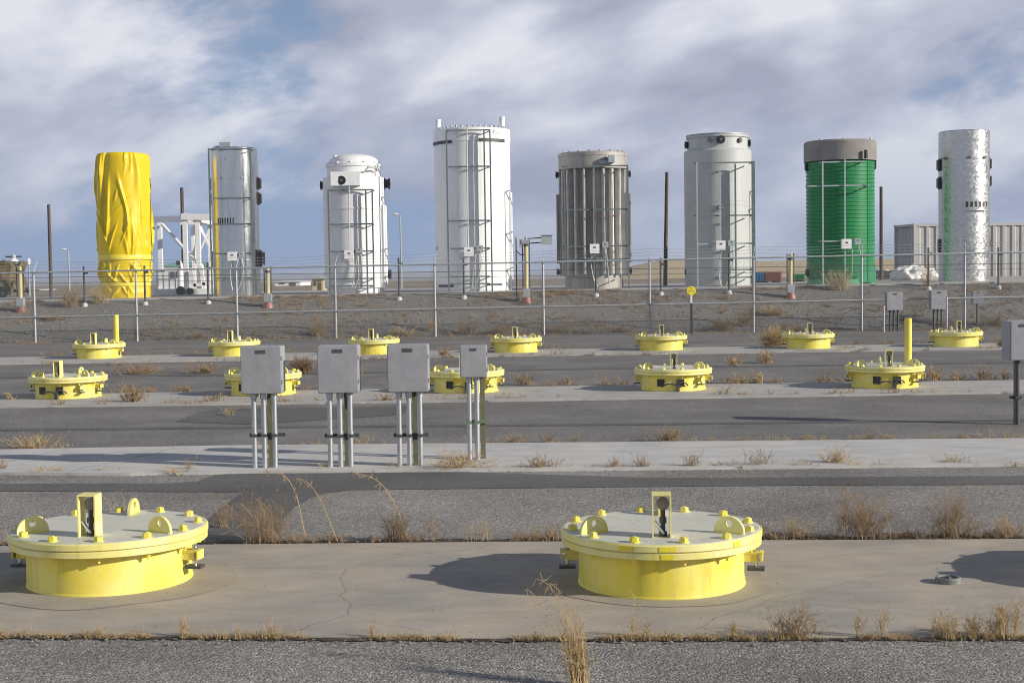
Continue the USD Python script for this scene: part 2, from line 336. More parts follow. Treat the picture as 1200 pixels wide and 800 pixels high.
plain('pole_wood', (0.075, 0.06, 0.05), (0.11, 0.09, 0.075), scale=3.0, rough=0.85, stretch=(8, 8, 1))
plain('nameplate', (0.05, 0.05, 0.052), (0.08, 0.08, 0.08), scale=60.0, rough=0.5)
plain('gravel', (0.118, 0.113, 0.104), (0.235, 0.225, 0.205), scale=12.0, rough=0.95, bump=0.012, bscale=48.0, fine=0.5, lo=0.3, hi=0.7, spec=0.2)
plain('soil', (0.055, 0.045, 0.036), (0.12, 0.098, 0.075), scale=7.0, rough=0.95, bump=0.01, bscale=60.0, fine=0.4, spec=0.1)
plain('rock', (0.15, 0.14, 0.122), (0.30, 0.275, 0.24), scale=4.0, rough=0.9, lo=0.3, hi=0.7, spec=0.2)
plain('desert', (0.20, 0.165, 0.125), (0.30, 0.255, 0.20), scale=0.05, rough=0.95, detail=8.0, spec=0.1, fine=0.3, bscale=0.4)
plain('stubble', (0.50, 0.40, 0.25), (0.43, 0.345, 0.215), scale=0.03, rough=0.95, detail=8.0, spec=0.1)
plain('white_shed', (0.72, 0.72, 0.70), (0.66, 0.66, 0.64), scale=1.0, rough=0.6)
plain('shed_dark', (0.10, 0.11, 0.12), (0.07, 0.075, 0.08), scale=1.0, rough=0.4)
plain('roof_teal', (0.20, 0.38, 0.36), (0.17, 0.33, 0.32), scale=1.0, rough=0.5)
plain('tarp_brown', (0.15, 0.115, 0.06), (0.11, 0.085, 0.05), scale=2.0, rough=0.8, bump=0.05, bscale=3.0)
plain('truck_green', (0.15, 0.21, 0.12), (0.12, 0.17, 0.10), scale=2.0, rough=0.6)
plain('cover_yellow', (0.68, 0.50, 0.006), (0.64, 0.46, 0.005), scale=1.2, rough=0.4, bump=0.006, bscale=6.0, rvar=0.08)
plain('strap_yellow', (0.78, 0.66, 0.10), (0.74, 0.60, 0.05), scale=3.0, rough=0.4)
plain('finned_steel', (0.38, 0.365, 0.335), (0.27, 0.255, 0.235), scale=1.6, rough=0.55, metallic=0.2, detail=8.0, stretch=(3, 3, 0.7))
plain('fin_bright', (0.64, 0.63, 0.60), (0.50, 0.485, 0.455), scale=3.0, rough=0.5, metallic=0.25, detail=8.0)
plain('cask_concrete', (0.26, 0.245, 0.225), (0.19, 0.18, 0.165), scale=1.6, rough=0.85, detail=9.0, bump=0.01, bscale=30.0)
# rolled stainless and spangled galvanised sheet
mat('stainless', {
    'g': ('geometry', {}), 'mp': ('mapping', {'scale': (1, 1, 0.18)}),
    'n': ('noise_texture', {'scale': 5.0, 'detail': 6.0, 'roughness': 0.6}),
    'r': ('rgb_ramp', {'ramp': [(0.3, (0.50, 0.49, 0.465)), (0.7, (0.63, 0.62, 0.595))]}),
    'rr': ('map_range', {'from_min': 0.3, 'from_max': 0.7, 'to_min': 0.13, 'to_max': 0.27}),
    'n2': ('noise_texture', {'scale': 2.2, 'detail': 2.0}), 'b': ('bump', {'strength': 0.35, 'distance': 0.02}),
    'p': ('principled_bsdf', {'metallic': 1.0}),
}, [('g.position', 'mp.vector'), ('mp.vector', 'n.vector'), ('n.fac', 'r.fac'), ('n.fac', 'rr.value'), ('rr.result', 'p.roughness'), ('r.color', 'p.base_color'),
    ('g.position', 'n2.vector'), ('n2.fac', 'b.height'), ('b.normal', 'p.normal')])
mat('spangle', {
    'g': ('geometry', {}),
    'v': ('voronoi_texture', {'scale': 13.0}), 'bw': ('rgb_to_bw', {}),
    'r': ('rgb_ramp', {'ramp': [(0.1, (0.47, 0.465, 0.44)), (0.9, (0.61, 0.60, 0.57))]}),
    'rr': ('map_range', {'from_min': 0.2, 'from_max': 0.8, 'to_min': 0.26, 'to_max': 0.42}),
    'n2': ('noise_texture', {'scale': 9.0, 'detail': 6.0, 'roughness': 0.7}), 'b': ('bump', {'strength': 0.5, 'distance': 0.018}),
    'p': ('principled_bsdf', {'metallic': 1.0}),
}, [('g.position', 'v.vector'), ('v.color', 'bw.color'), ('bw.val', 'r.fac'), ('bw.val', 'rr.value'), ('rr.result', 'p.roughness'), ('r.color', 'p.base_color'),
    ('g.position', 'n2.vector'), ('n2.fac', 'b.height'), ('b.normal', 'p.normal')])
def straw(name, c1, c2):
    mat(name, {'g': ('geometry', {}), 'r': ('rgb_ramp', {'ramp': [(0.0, c1), (1.0, c2)]}),
               'd': ('principled_bsdf', {'roughness': 0.8, 'specular_ior_level': 0.2}), 't': ('translucent_bsdf', {}), 'm': ('mix_closure', {'fac': 0.2})},
        [('g.random_per_island', 'r.fac'), ('r.color', 'd.base_color'), ('r.color', 't.color'), ('d.BSDF', 'm.closure1'), ('t.BSDF', 'm.closure2')], surface='m.closure')
straw('straw', (0.50, 0.37, 0.19), (0.76, 0.62, 0.38))
straw('straw_brown', (0.35, 0.25, 0.145), (0.62, 0.48, 0.31))
straw('straw_dark', (0.24, 0.16, 0.09), (0.46, 0.32, 0.18))
straw('straw_pale', (0.52, 0.43, 0.27), (0.72, 0.62, 0.44))

# ------------------------------------------------------------------ ground
ZPAD = 1.30
def padz(x): return ZPAD + 0.005 * x
ground = heightfield(np.array([-60, -30, -10, 0, 10, 30, 60.0]), np.linspace(-12, 46.0, 12), lambda X, Y: 0 * X)
struct('asphalt_ground', ground, 'asphalt', False)

def strip(name, back, front, z, mt, thick=0.3):
    """a concrete strip whose edges pass through the given photograph points"""
    pts = [G(*p, z)[:2] for p in back] + [G(*p, z)[:2] for p in front[::-1]]
    def ext(a, b, x): return b + (b - a) * (x - b[0]) / (b[0] - a[0])
    n = len(back)
    bl, br = ext(pts[1], pts[0], -34.), ext(pts[n-2], pts[n-1], 34.)
    fr, fl = ext(pts[n+1], pts[n], 34.), ext(pts[-2], pts[-1], -34.)
    def rough(line, seed):          # a poured edge that wanders and has lost small bites
        ls = sg.LineString(line); q = np.array([ls.interpolate(u).coords[0] for u in np.arange(0, ls.length, 0.09)] + [line[-1]])
        k = np.column_stack([q[:, 0]*1.1, q[:, 1], np.full(len(q), seed*1.7)])
        q[:, 1] += (meshkit.fbm(k, 3, seed) - 0.5) * 0.035
        b = meshkit.noise(k * [6, 6, 1], seed + 3); q[:, 1] += np.sign(seed % 2 - 0.5) * np.clip(b - 0.80, 0, 1) * 0.16
        return [tuple(c_) for c_ in q]
    poly = rough([bl] + pts[:n] + [br], 2 * len(names) ) + rough([fr] + pts[n:] + [fl], 2 * len(names) + 1)
    P = sg.Polygon(poly).buffer(0)
    sl = prism(P, thick); sl.apply_translation([0, 0, z - thick])
    return struct(name, sl, mt, False)
strip('concrete_pad', [(5, 640), (600, 634), (1195, 631)], [(5, 743), (600, 746.5), (1195, 745)], 0.012, 'concrete_tan')
strip('concrete_strip', [(5, 526), (290, 521), (600, 518.5), (1195, 513)], [(5, 553), (150, 554), (300, 551.5), (600, 549), (1195, 543)], 0.03, 'concrete_light')
strip('concrete_strip', [(5, 462.5), (600, 453), (1195, 445)], [(5, 476), (600, 468.5), (1195, 459)], 0.03, 'concrete_grey')
strip('concrete_strip', [(5, 418.5), (600, 409.5), (1195, 401.5)], [(5, 426), (600, 416.5), (1195, 408)], 0.03, 'concrete_grey')

p0, p1 = G(-300, 545), G(1500, 530)
struct('asphalt_lane', sheet([(-40, p0[1] + 0.1 + (-40 - p0[0])*(p1[1]-p0[1])/(p1[0]-p0[0])), (40, p0[1] + 0.1 + (40 - p0[0])*(p1[1]-p0[1])/(p1[0]-p0[0])), (40, 45.9), (-40, 45.9)], 0.003), 'asphalt_old', False)
def patch(name, pix, z, mt):
    struct(name, sheet([G(x, y, z)[:2] for x, y in pix], z), mt, False)
patch('asphalt_patch', [(-60, 566.5), (200, 566), (230, 563.5), (252, 556), (300, 552.5), (500, 551), (620, 555), (760, 559.5), (1000, 558.5), (1260, 556.5), (1260, 567), (900, 568.5), (600, 571.5),
                        (470, 573), (412, 573.5), (384, 577), (362, 584), (345, 594), (333, 606), (322, 620), (318, 634), (236, 635), (240, 612), (258, 596), (285, 576), (-60, 575)], 0.004, 'asphalt_patch')
patch('asphalt_patch', [(205, 494), (232, 483), (255, 479), (330, 477), (480, 476), (470, 486), (290, 497)], 0.007, 'asphalt_patch')
patch('asphalt_patch', [(-60, 503), (300, 499), (700, 496), (1260, 490), (1260, 492.2), (700, 498.4), (300, 501.6), (-60, 505.6)], 0.007, 'asphalt_patch')
patch('asphalt_patch', [(-60, 442), (300, 438), (700, 431), (1260, 423), (1260, 424.5), (700, 432.6), (300, 439.5), (-60, 443.6)], 0.007, 'asphalt_patch')
# soil washed into the joints of the near pad and of the light strip
def soil(p0, p1, z, w, seed):
    a, b = G(*p0, 0), G(*p1, 0); u = np.linspace(0, 1, 260); c = a[None]*(1-u[:, None]) + b[None]*u[:, None]
    k = np.column_stack([u*60, np.full(260, seed*2.3), 0*u])
    f_, g_ = w * (0.3 + 1.4*meshkit.fbm(k, 3, seed)**2), w * (0.3 + 1.4*meshkit.fbm(k + 50, 3, seed)**2)
    poly = np.vstack([np.column_stack([c[:, 0], c[:, 1] + f_]), np.column_stack([c[:, 0], c[:, 1] - g_])[::-1]])
    struct('joint_soil', sheet(sg.Polygon(poly).buffer(0).exterior.coords, z), 'soil', False)
for (q0, q1, z, w, sd) in (((-30, 747), (600, 750.5), 0.006, 0.045, 3), ((600, 750.5), (1240, 749), 0.006, 0.045, 4), ((-30, 638), (600, 633.3), 0.006, 0.07, 5), ((600, 633.3), (1240, 629.5), 0.006, 0.08, 6), ((290, 553.5), (1240, 544.2), 0.007, 0.09, 7)):
    soil(q0, q1, z, w, sd)
# stained rings on the pad round the two near caps and rusty drifts
def ring_stain(px, py, r0, r1, seed):
    c = G(px, py, 0.015); t = np.linspace(0, 2*np.pi, 90, endpoint=False)
    n = meshkit.noise(np.column_stack([np.cos(t) * 2, np.sin(t) * 2, np.full(90, seed)]))
    ro = r1 * (0.95 + 0.12 * n)
    outer = np.column_stack([c[0] + ro * np.cos(t), c[1] + ro * np.sin(t)]); inner = np.column_stack([c[0] + r0 * np.cos(t), c[1] + r0 * np.sin(t)])
    P = sg.Polygon(outer, [inner])
    v, f = trimesh.creation.triangulate_polygon(P, engine='earcut')
    tm = trimesh.Trimesh(np.column_stack([v, np.full(len(v), 0.015)]), f, process=False)
    if tm.face_normals[:, 2].mean() < 0: tm.invert()
    struct('pad_stain', tm, 'concrete_stain', False)
ring_stain(130, 679, 0.50, 0.80, 3); ring_stain(775, 681, 0.50, 0.68, 8)

# gravel bank rising to the cask pad
YF, YB0, YB1 = 44.6, 45.2, 49.6
def bankz(X, Y):
    t = np.clip((Y - YB0) / (YB1 - YB0), 0, 1); t = t*t*(3-2*t) * 0.35 + t * 0.65
    P = np.stack([X, Y, 0*X], -1)
    bump = (meshkit.fbm(P * 1.1, 4, 5) - 0.5) * 0.05 + (meshkit.noise(P * 9.0, 9) - 0.5) * 0.015
    edge = np.clip(np.minimum((Y - YB0) / 0.5, (YB1 - Y) / 0.4), 0, 1)
    return -0.03 + t * (padz(X) + 0.0) + bump * edge
struct('gravel_bank', heightfield(np.linspace(-24, 24, 420), np.linspace(YB0 - 0.2, YB1 + 0.1, 70), bankz), 'gravel', True)
# loose stones on the bank
ico = trimesh.creation.icosphere(subdivisions=0)
vs, fs, o = [], [], 0
N = 15000
sx, sy = rng.uniform(-19, 19, N), rng.uniform(YB0 - 0.3, YB1 - 0.1, N)
sz = bankz(sx, sy); sr = 0.010 + 0.026 * rng.random(N)**4
for i in range(N):
    q = ico.vertices * (0.7 + 0.6 * rng.random((12, 1))) * sr[i] * np.array([1.2, 1, 0.8]); a = rng.random() * 6.28
    q = np.column_stack([q[:, 0]*np.cos(a) - q[:, 1]*np.sin(a), q[:, 0]*np.sin(a) + q[:, 1]*np.cos(a), q[:, 2]])
    vs.append(q + [sx[i], sy[i], max(0, sz[i]) + sr[i]*0.2]); fs.append(ico.faces + o); o += 12
tag(obj('bank_stones', trimesh.Trimesh(np.vstack(vs), np.vstack(fs), process=False), 'rock', None, False), 'loose grey stones scattered over the gravel bank below the casks', 'stones', kind='stuff')
# the concrete pad under the casks
pad = cat_([box((0, 0, 0), (60, 16, 0.3))]); pad.vertices[:, 2] += 0.005 * pad.vertices[:, 0]
pad.apply_translation([0, YB1 + 8.0, ZPAD - 0.14]); struct('cask_pad', pad, 'concrete_grey', False)

# desert plain beyond and a low stubble rise to the right
def plainz(X, Y):
    base = 1.0 - 0.0052 * np.clip(Y - 66, 0, 3000) - 0.0002 * np.clip(Y - 3066, 0, 1e9)
    P = np.stack([X * 0.02, Y * 0.02, 0*X], -1)
    return base + (meshkit.fbm(P, 4, 3) - 0.5) * np.clip((Y - 70) / 200, 0, 1) * 1.2
xs = np.concatenate([-np.geomspace(9000, 30, 40), np.linspace(-25, 25, 11), np.geomspace(30, 9000, 40)])
ys = np.concatenate([[45.5, 60], np.geomspace(66, 12000, 60)])
struct('desert_plain', heightfield(xs, ys, lambda X, Y: np.where(Y < 65.5, -0.3, plainz(X, Y))), 'desert', True)
def risez(X, Y):
    u = X / Y
    t = np.clip((u - 0.035) / 0.075, 0, 1); t = t*t*(3-2*t)
    s = np.clip((Y - 240) / 380, 0, 1); s = s*s*(3-2*s)
    P = np.stack([X * 0.008, Y * 0.008, 0*X], -1)
    return plainz(X, Y) - 0.6 + t * s * (7.6 + (meshkit.fbm(P, 3, 4) - 0.5) * 3.0) * np.clip((900 - Y) / 150, 0, 1)
struct('stubble_hill', heightfield(np.linspace(0, 620, 150), np.linspace(220, 960, 80), risez), 'stubble', True)
# far blue hills at the left
def hillm(D, x0, x1, h, seed):
    t = np.linspace(x0, x1, 120)
    prof = h * meshkit.fbm(np.column_stack([t / (h * 14), 0*t, 0*t]), 4, seed) * np.clip(np.minimum(t - x0, x1 - t) / (0.2 * (x1 - x0)), 0, 1)
    def zf(X, Y):
        return -20 + np.interp(X, t, prof) * np.clip(1 - np.abs(Y - D - 400) / 400, 0, 1)
    return heightfield(t, np.linspace(D, D + 800, 9), zf)
struct('far_hills', hillm(7000, -4200, 2600, 40, 6), 'desert', True)

# ------------------------------------------------------------------ yellow vault caps
# local frame: z up; -y is the side towards the camera
R_B, R_L = 0.547, 0.660
def hexbolt(r, h, head=True):
    t = np.arange(6) * np.pi / 3
    hx = prism(np.column_stack([r*np.cos(t), r*np.sin(t)]), h)
    w = cyl((0, 0, -0.006), (0, 0, 0.002), r * 1.25, 12)
    s = cyl((0, 0, h - 0.001), (0, 0, h + 0.005), r * 0.45, 8)
    return cat_([w, hx, s])
def lug_mesh():
    t = np.linspace(0, np.pi, 18)
    out = [(0.105, 0.0)] + [(0.105*math.cos(a), 0.012 + 0.098*math.sin(a)) for a in t] + [(-0.105, 0.0)]
    h = np.linspace(0, 2*np.pi, 14, endpoint=False)
    hole = [(0.024*math.cos(a), 0.062 + 0.024*math.sin(a)) for a in h]
    p = prism(out, 0.020, [hole]); p.apply_translation([0, 0, -0.010])
    return move(p, rx=np.pi/2)      # plate in the xz plane
def cap_body(c, kind):
    # wall with two weld beads and a foot ring of grout
    obj('barrel', lathe([(0.30, 0.0), (R_B + 0.004, 0.0), (R_B + 0.004, 0.012), (R_B, 0.018), (R_B, 0.262), (R_B + 0.012, 0.274), (R_B + 0.012, 0.276), (0.30, 0.276)], 96), 'yellow_paint', c)
    obj('lower_flange', lathe([(0.30, 0.270), (0.645, 0.270), (0.655, 0.274), (0.655, 0.309), (0.651, 0.313), (0.30, 0.313)], 96), 'yellow_pale', c)
    obj('lid', lathe([(0.0, 0.319), (R_L - 0.006, 0.319), (R_L, 0.324), (R_L, 0.357), (R_L - 0.008, 0.365), (0.0, 0.365)], 96), 'yellow_pale', c)
    obj('gasket', lathe([(0.3, 0.3125), (0.646, 0.3125), (0.646, 0.3195), (0.3, 0.3195)], 96), 'tan_paint', c)
    obj('lid_plate', lathe([(0.0, 0.362), (0.643, 0.362), (0.643, 0.367), (0.640, 0.369), (0.0, 0.370)], 96), 'lid_cream' if kind != 'far' else 'lid_cream', c)
    bolt = hexbolt(0.029, 0.027)
    for k in range(12):
        a = math.radians(30 * k + 13)
        b = move(bolt, (0.592*math.cos(a), 0.592*math.sin(a), 0.374), rz=a*3.1)
        obj('bolt', b, 'yellow_paint', c)
        n = move(cat_([prism([(0.02*math.cos(q), 0.02*math.sin(q)) for q in np.arange(6)*np.pi/3], 0.02), cyl((0, 0, -0.02), (0, 0, 0.004), 0.010, 8)]), (0.60*math.cos(a), 0.60*math.sin(a), 0.250))
        obj('stud_nut', n, 'strap_yellow', c)
    lm = lug_mesh()
    for ang in (90, 210, 330):
        a = math.radians(ang)
        L = obj('lifting_lug', move(lm, (0.50*math.cos(a), 0.50*math.sin(a), 0.369), rz=a + (math.radians(8) if ang == 210 else 0)), 'yellow_pale', c)
        obj('weld', move(box((0, 0, 0.004), (0.20, 0.034, 0.010)), (0.50*math.cos(a), 0.50*math.sin(a), 0.369), rz=a), 'yellow_paint', L)
def lock_bracket(c, x=0.0, y=-0.36, z=0.369, w=0.112, h=0.268, dep=0.125):
    t = 0.009
    fr = cat_([box((-w/2, 0, h/2), (t, dep, h)), box((w/2, 0, h/2), (t, dep, h)), box((0, 0, h + t/2 - 0.001), (w + t, dep + 0.003, t))])
    b = obj('lock_bracket', move(fr, (x, y, z)), 'yellow_pale', c, False)
    obj('gauge', move(cyl((0, -0.02, 0.21), (0, 0.02, 0.21), 0.040, 20), (x + 0.008, y, z)), 'old_steel', b)
    obj('valve_stem', move(cat_([cyl((0.008, 0, 0.0), (0.008, 0, 0.175), 0.016, 10), cyl((0.008, 0, 0.085), (0.008, 0, 0.12), 0.026, 6), cyl((0.008, 0, 0.0), (0.008, 0, 0.03), 0.03, 6)]), (x, y, z)), 'dark_steel', b)
    obj('valve_lever', move(cyl((-0.045, -0.02, 0.10), (0.012, -0.02, 0.02), 0.010, 8), (x, y, z)), 'bright_steel', b)
def side_clamp(c, ang):
    a = math.radians(ang); R = np.array([math.cos(a), math.sin(a), 0]); T = np.array([-math.sin(a), math.cos(a), 0])
    base = R * R_B
    arm = cat_([box((R_B + 0.055, 0, 0.215), (0.13, 0.085, 0.016)), box((R_B + 0.04, 0.035, 0.185), (0.09, 0.010, 0.055)), box((R_B + 0.04, -0.035, 0.185), (0.09, 0.010, 0.055)), box((R_B + 0.11, 0, 0.19), (0.012, 0.10, 0.06))])
    p = obj('side_clamp', move(arm, rz=a), 'yellow_paint', c, False)
    obj('clamp_bolt', move(cat_([cyl((R_B + 0.075, 0, 0.11), (R_B + 0.075, 0, 0.262), 0.013, 10), cyl((R_B + 0.075, 0, 0.224), (R_B + 0.075, 0, 0.24), 0.024, 6), cyl((R_B + 0.075, 0, 0.15), (R_B + 0.075, 0, 0.17), 0.022, 6)]), rz=a), 'bright_steel', p)
    obj('clamp_foot', move(box((R_B + 0.072, 0, 0.108), (0.11, 0.075, 0.020)), rz=a), 'dark_steel', p, False)
def port(c, ang, z=0.145, s=0.105):
    a = math.radians(ang)
    f = cat_([box((R_B + 0.006, 0, z), (0.03, s, s)), box((R_B + 0.012, s/2 + 0.004, z), (0.03, 0.008, s + 0.016)), box((R_B + 0.012, -s/2 - 0.004, z), (0.03, 0.008, s + 0.016)),
              box((R_B + 0.0125, 0, z + s/2 + 0.004), (0.03, s - 0.002, 0.008)), box((R_B + 0.0125, 0, z - s/2 - 0.004), (0.03, s - 0.002, 0.008))])
    p = obj('vent_port', move(f, rz=a), 'black_rubber', c, False)
def make_cap(kind, label, group):
    c = thing('vault_cap', label, 'vault cap', (0, 0, 0), 0, group)
    UsdGeom.Xformable(c).AddScaleOp().Set(Gf.Vec3f(0.965))
    cap_body(c, kind)
    lock_bracket(c)
    for ang in (-8, 183): side_clamp(c, ang)
    if kind == 'middle':
        for ang in (247, 281): port(c, ang)
        side_clamp(c, 317)
        v = obj('drain_valve', cat_([box((0.065, -R_B - 0.03, 0.06), (0.05, 0.06, 0.11)), cyl((0.065, -R_B - 0.03, 0.11), (0.065, -R_B - 0.03, 0.15), 0.012, 8)]), 'dark_steel', c, False)
        obj('hose', pipe(np.vstack([arc((-0.20, -R_B + 0.02, 0.08), (-0.09, -R_B - 0.06, 0.17), (0.05, -R_B - 0.05, 0.10)), arc((0.07, -R_B - 0.05, 0.12), (0.16, -R_B - 0.05, 0.20), (0.23, -R_B + 0.02, 0.10))]), 0.012, 7), 'dark_steel', c)
    return c.GetPrim() if hasattr(c, 'GetPrim') else c

G_NEAR, G_MID, G_FAR = 'yellow vault caps of the nearest row', 'yellow vault caps of the second row', 'yellow vault caps of the third row'
caps = {}
def place_cap(kind, px, py, label, rot=-5.0, z=0.03, pipe_at=None, group=None, loose=False):
    z = 0.012 if kind == 'near' else z
    p = G(px, py, z)
    if kind not in caps:
        c = make_cap(kind, label, group); caps[kind] = c
        x = UsdGeom.Xformable(c); ops = x.GetOrderedXformOps(); ops[0].Set(Gf.Vec3d(*map(float, (p[0], p[1], z)))); ops[1].Set(rot)
    else:
        c = dup(caps[kind], (p[0], p[1], z), rot, label, group, instance=pipe_at is None and not loose)
    if pipe_at is not None:
        x, y, h, r = pipe_at
        obj('vent_pipe', cat_([lathe([(0, 0.366), (r, 0.366), (r, 0.366 + h - 0.01), (r - 0.008, 0.366 + h), (0, 0.366 + h)], 20), lathe([(0, 0.366), (r + 0.025, 0.366), (r + 0.025, 0.384), (0, 0.384)], 20)]).apply_translation([x, y, 0.003]), 'yellow_paint', c)
    return c
place_cap('near', 130, 678.5, 'large yellow bolted vault cap in the left foreground, beside the dark asphalt patch', group=G_NEAR, rot=-4)
rc = place_cap('near', 775, 681, 'large yellow vault cap in the foreground with darker yellow touch-ups on its rim', group=G_NEAR, loose=True)
def rim_patch(a0, a1, z0, z1, r):
    aa = np.radians(np.linspace(a0, a1, 9)); v = np.array([[ (r + e)*math.cos(a), (r + e)*math.sin(a), z] for e in (0, 0.0022) for z in (z0, z1) for a in aa]); n_ = 9; f = []
    for i in range(n_ - 1): f += [[2*n_+i, 2*n_+i+1, 3*n_+i+1], [2*n_+i, 3*n_+i+1, 3*n_+i], [n_+i, 3*n_+i+1, 3*n_+i][::-1], [n_+i, n_+i+1, 3*n_+i+1][::-1], [i, 2*n_+i, 2*n_+i+1], [i, 2*n_+i+1, i+1]]
    return trimesh.Trimesh(v, f, process=False)
for a0, a1, z0, z1, r in ((246, 254, 0.326, 0.356, R_L), (268, 277, 0.326, 0.356, R_L), (269, 276, 0.276, 0.307, 0.655), (312, 317, 0.326, 0.356, R_L)): obj('paint_touch_up', rim_patch(a0, a1, z0, z1, r), 'sign_yellow', rc, False)
place_cap('near', 1421, 678, 'yellow vault cap just outside the right edge, only its rounded shadow seen', group=G_NEAR)
place_cap('middle', 789, 455.5, 'yellow vault cap with two black vents in the second row, fully clear, right of centre', group=G_MID)
place_cap('middle', 80.5, 464.5, 'leftmost yellow vault cap of the second row, with black vents and a tall bracket', group=G_MID, rot=-9)
place_cap('middle', 309, 461, 'yellow vault cap half hidden behind the leftmost grey junction box', group=G_MID, rot=-7)
place_cap('middle', 546.5, 458, 'yellow vault cap behind the smallest of the four near junction boxes', group=G_MID)
place_cap('middle', 1037, 452.5, 'yellow vault cap of the second row with a tall yellow pipe on its lid', group=G_MID, pipe_at=(0.40, 0.06, 0.78, 0.062))
place_cap('far', 275, 416.2, 'yellow vault cap of the third row just behind the leftmost junction box', group=G_FAR)
place_cap('far', 116.5, 419, 'yellow vault cap of the third row with a tall yellow pipe at its right', group=G_FAR, pipe_at=(0.44, 0.06, 0.72, 0.066))
place_cap('far', 438.5, 414, 'yellow vault cap of the third row seen between the second and third junction boxes', group=G_FAR)
place_cap('far', 605, 412, 'yellow vault cap of the third row right of the smallest near junction box', group=G_FAR)
place_cap('far', 775, 409.5, 'yellow vault cap of the third row directly behind the clear one of the second row', group=G_FAR)
place_cap('far', 947, 407.5, 'yellow vault cap of the third row beside the big round tumbleweed', group=G_FAR)
place_cap('far', 1120, 405.2, 'rightmost yellow vault cap, in front of the far grey boxes by the fence', group=G_FAR)

# ------------------------------------------------------------------ junction boxes on conduit posts
def pedestal(px, py, top, bot, w, posts, rail, label, group, strut=None, mat_post='galvanised', box_dep=0.22, ry=0.0, name='junction_box'):
    """px, py: where the middle of the foot meets the ground; top, bot: the box; posts: pixel x of each conduit"""
    g = G(px, py); Y = g[1]; s = math.sqrt(((g - CAM) ** 2).sum()); mpp = Y / FPX
    zt, zb = AT(px, top, Y)[2], AT(px, bot, Y)[2]
    c = thing(name, label, 'junction box', (g[0], Y, 0), 0, group)
    W = w * mpp; H = zt - zb
    lab = obj('enclosure', bevbox((0, 0, zb + H/2), (W, box_dep, H), 0.02 * min(1, W/0.4), 3), 'box_grey', c, 25)
    obj('door', bevbox((0, -box_dep/2 - 0.011, zb + H/2), (W - 0.012, 0.022, H - 0.012), 0.022 * min(1, W/0.4), 3, 0.006), 'box_grey', lab, 25)
    obj('nameplate', box((0, -box_dep/2 - 0.024, zb + H * 0.885), (W * 0.24, 0.004, H * 0.075)), 'nameplate', c, False)
    obj('latch', cat_([box((W/2 + 0.004, -box_dep/2 - 0.004, zb + H * f), (0.012, 0.03, 0.04)) for f in (0.25, 0.75)]), 'galvanised_dull', c, False)
    for q in posts:
        x = (q - px) * mpp
        p = obj('conduit', cyl((x, -0.02, -0.05), (x, -0.02, zb + 0.01), 0.026, 14), mat_post, c)
        obj('fitting', cyl((x, -0.02, zb - 0.055), (x, -0.02, zb + 0.004), 0.034, 14), mat_post, p)
        obj('coupling', cyl((x, -0.02, zb * 0.42), (x, -0.02, zb * 0.42 + 0.06), 0.031, 14), mat_post, p)
    if strut:
        x = (strut - px) * mpp
        obj('support_post', box((x, 0.07, zb/2 + 0.1), (0.05, 0.05, zb + 0.3)), 'wood_post' if mat_post != 'dark_steel' else 'dark_steel', c, False)
    if rail:
        ry_, x0, x1, mt = rail
        z = AT(px, ry_, Y)[2]
        r = obj('strut_rail', box((((x0 + x1)/2 - px) * mpp, 0.028, z), ((x1 - x0) * mpp, 0.036, 0.036)), mt, c, False)
        for q in posts:
            obj('pipe_clamp', box(((q - px) * mpp, -0.02, z), (0.062, 0.066, 0.03)), mt, r, False)
    return c
G_J = 'row of grey junction boxes on conduit legs'
pedestal(311, 550.5, 405, 460.5, 48, (299.5, 311, 323.5), (509.5, 293, 335, 'dark_steel'), 'leftmost of the large grey junction boxes on three galvanised conduits', G_J, 317)
pedestal(400, 549.5, 404, 459.5, 48, (388, 400, 412), (510, 381, 422, 'dark_steel'), 'grey junction box on three conduits, second from the left of the near row', G_J, 406.5)
pedestal(481, 548.5, 403, 458.5, 48, (469, 480.5, 493.5), (509.5, 462, 503, 'dark_steel'), 'large grey junction box on three conduits, next to the smallest one of the near row', G_J, 487)
pedestal(557, 541, 404.5, 441.5, 31.5, (551, 560), (494, 547, 573, 'truck_green'), 'small grey junction box on two conduits at the right end of the near row', G_J, 566.5)
pedestal(1191, 497.5, 375.5, 421.5, 25, (1191.5,), (465.5, 1184, 1198, 'dark_steel'), 'grey box on a single dark post at the right edge of the picture', 'single boxes', 1193, 'dark_steel', 0.30)
G_JF = 'far grey boxes by the fence'
pedestal(1047.5, 388, 342, 363.5, 19, (1042.5, 1047, 1052), (381, 1033, 1053, 'dark_steel'), 'far grey box on dark legs by the fence, left one of three', G_JF, None, 'dark_steel')
pedestal(1099, 386.5, 340, 362.5, 19, (1094, 1098.5, 1103), (380, 1087, 1108, 'dark_steel'), 'far grey box on dark legs by the fence, middle one behind a yellow cap', G_JF, None, 'dark_steel')
pedestal(1145.5, 384, 341, 356, 13.5, (1144.5,), (380, 1140, 1150, 'dark_steel'), 'small far grey box on one thin dark post, right of two others', G_JF, None, 'dark_steel', 0.16)
for k, (px, top, bot, lb) in enumerate(((1036, 360, 389, 'thin pale upright pipe beside the left far grey box'), (1109.5, 350, 387, 'thin pale upright pipe beside the middle far grey box'))):
    g = G(px, bot); h = AT(px, top, g[1])[2]
    t = thing('riser_pipe', lb, 'pipe', (g[0], g[1], 0)); obj('pipe', cyl((0, 0, 0), (0, 0, h), 0.022, 8), 'galvanised', t); obj('pipe_cap', lathe([(0, h - 0.02), (0.035, h - 0.02), (0.035, h + 0.03), (0.02, h + 0.045), (0, h + 0.045)], 12), 'galvanised', t)
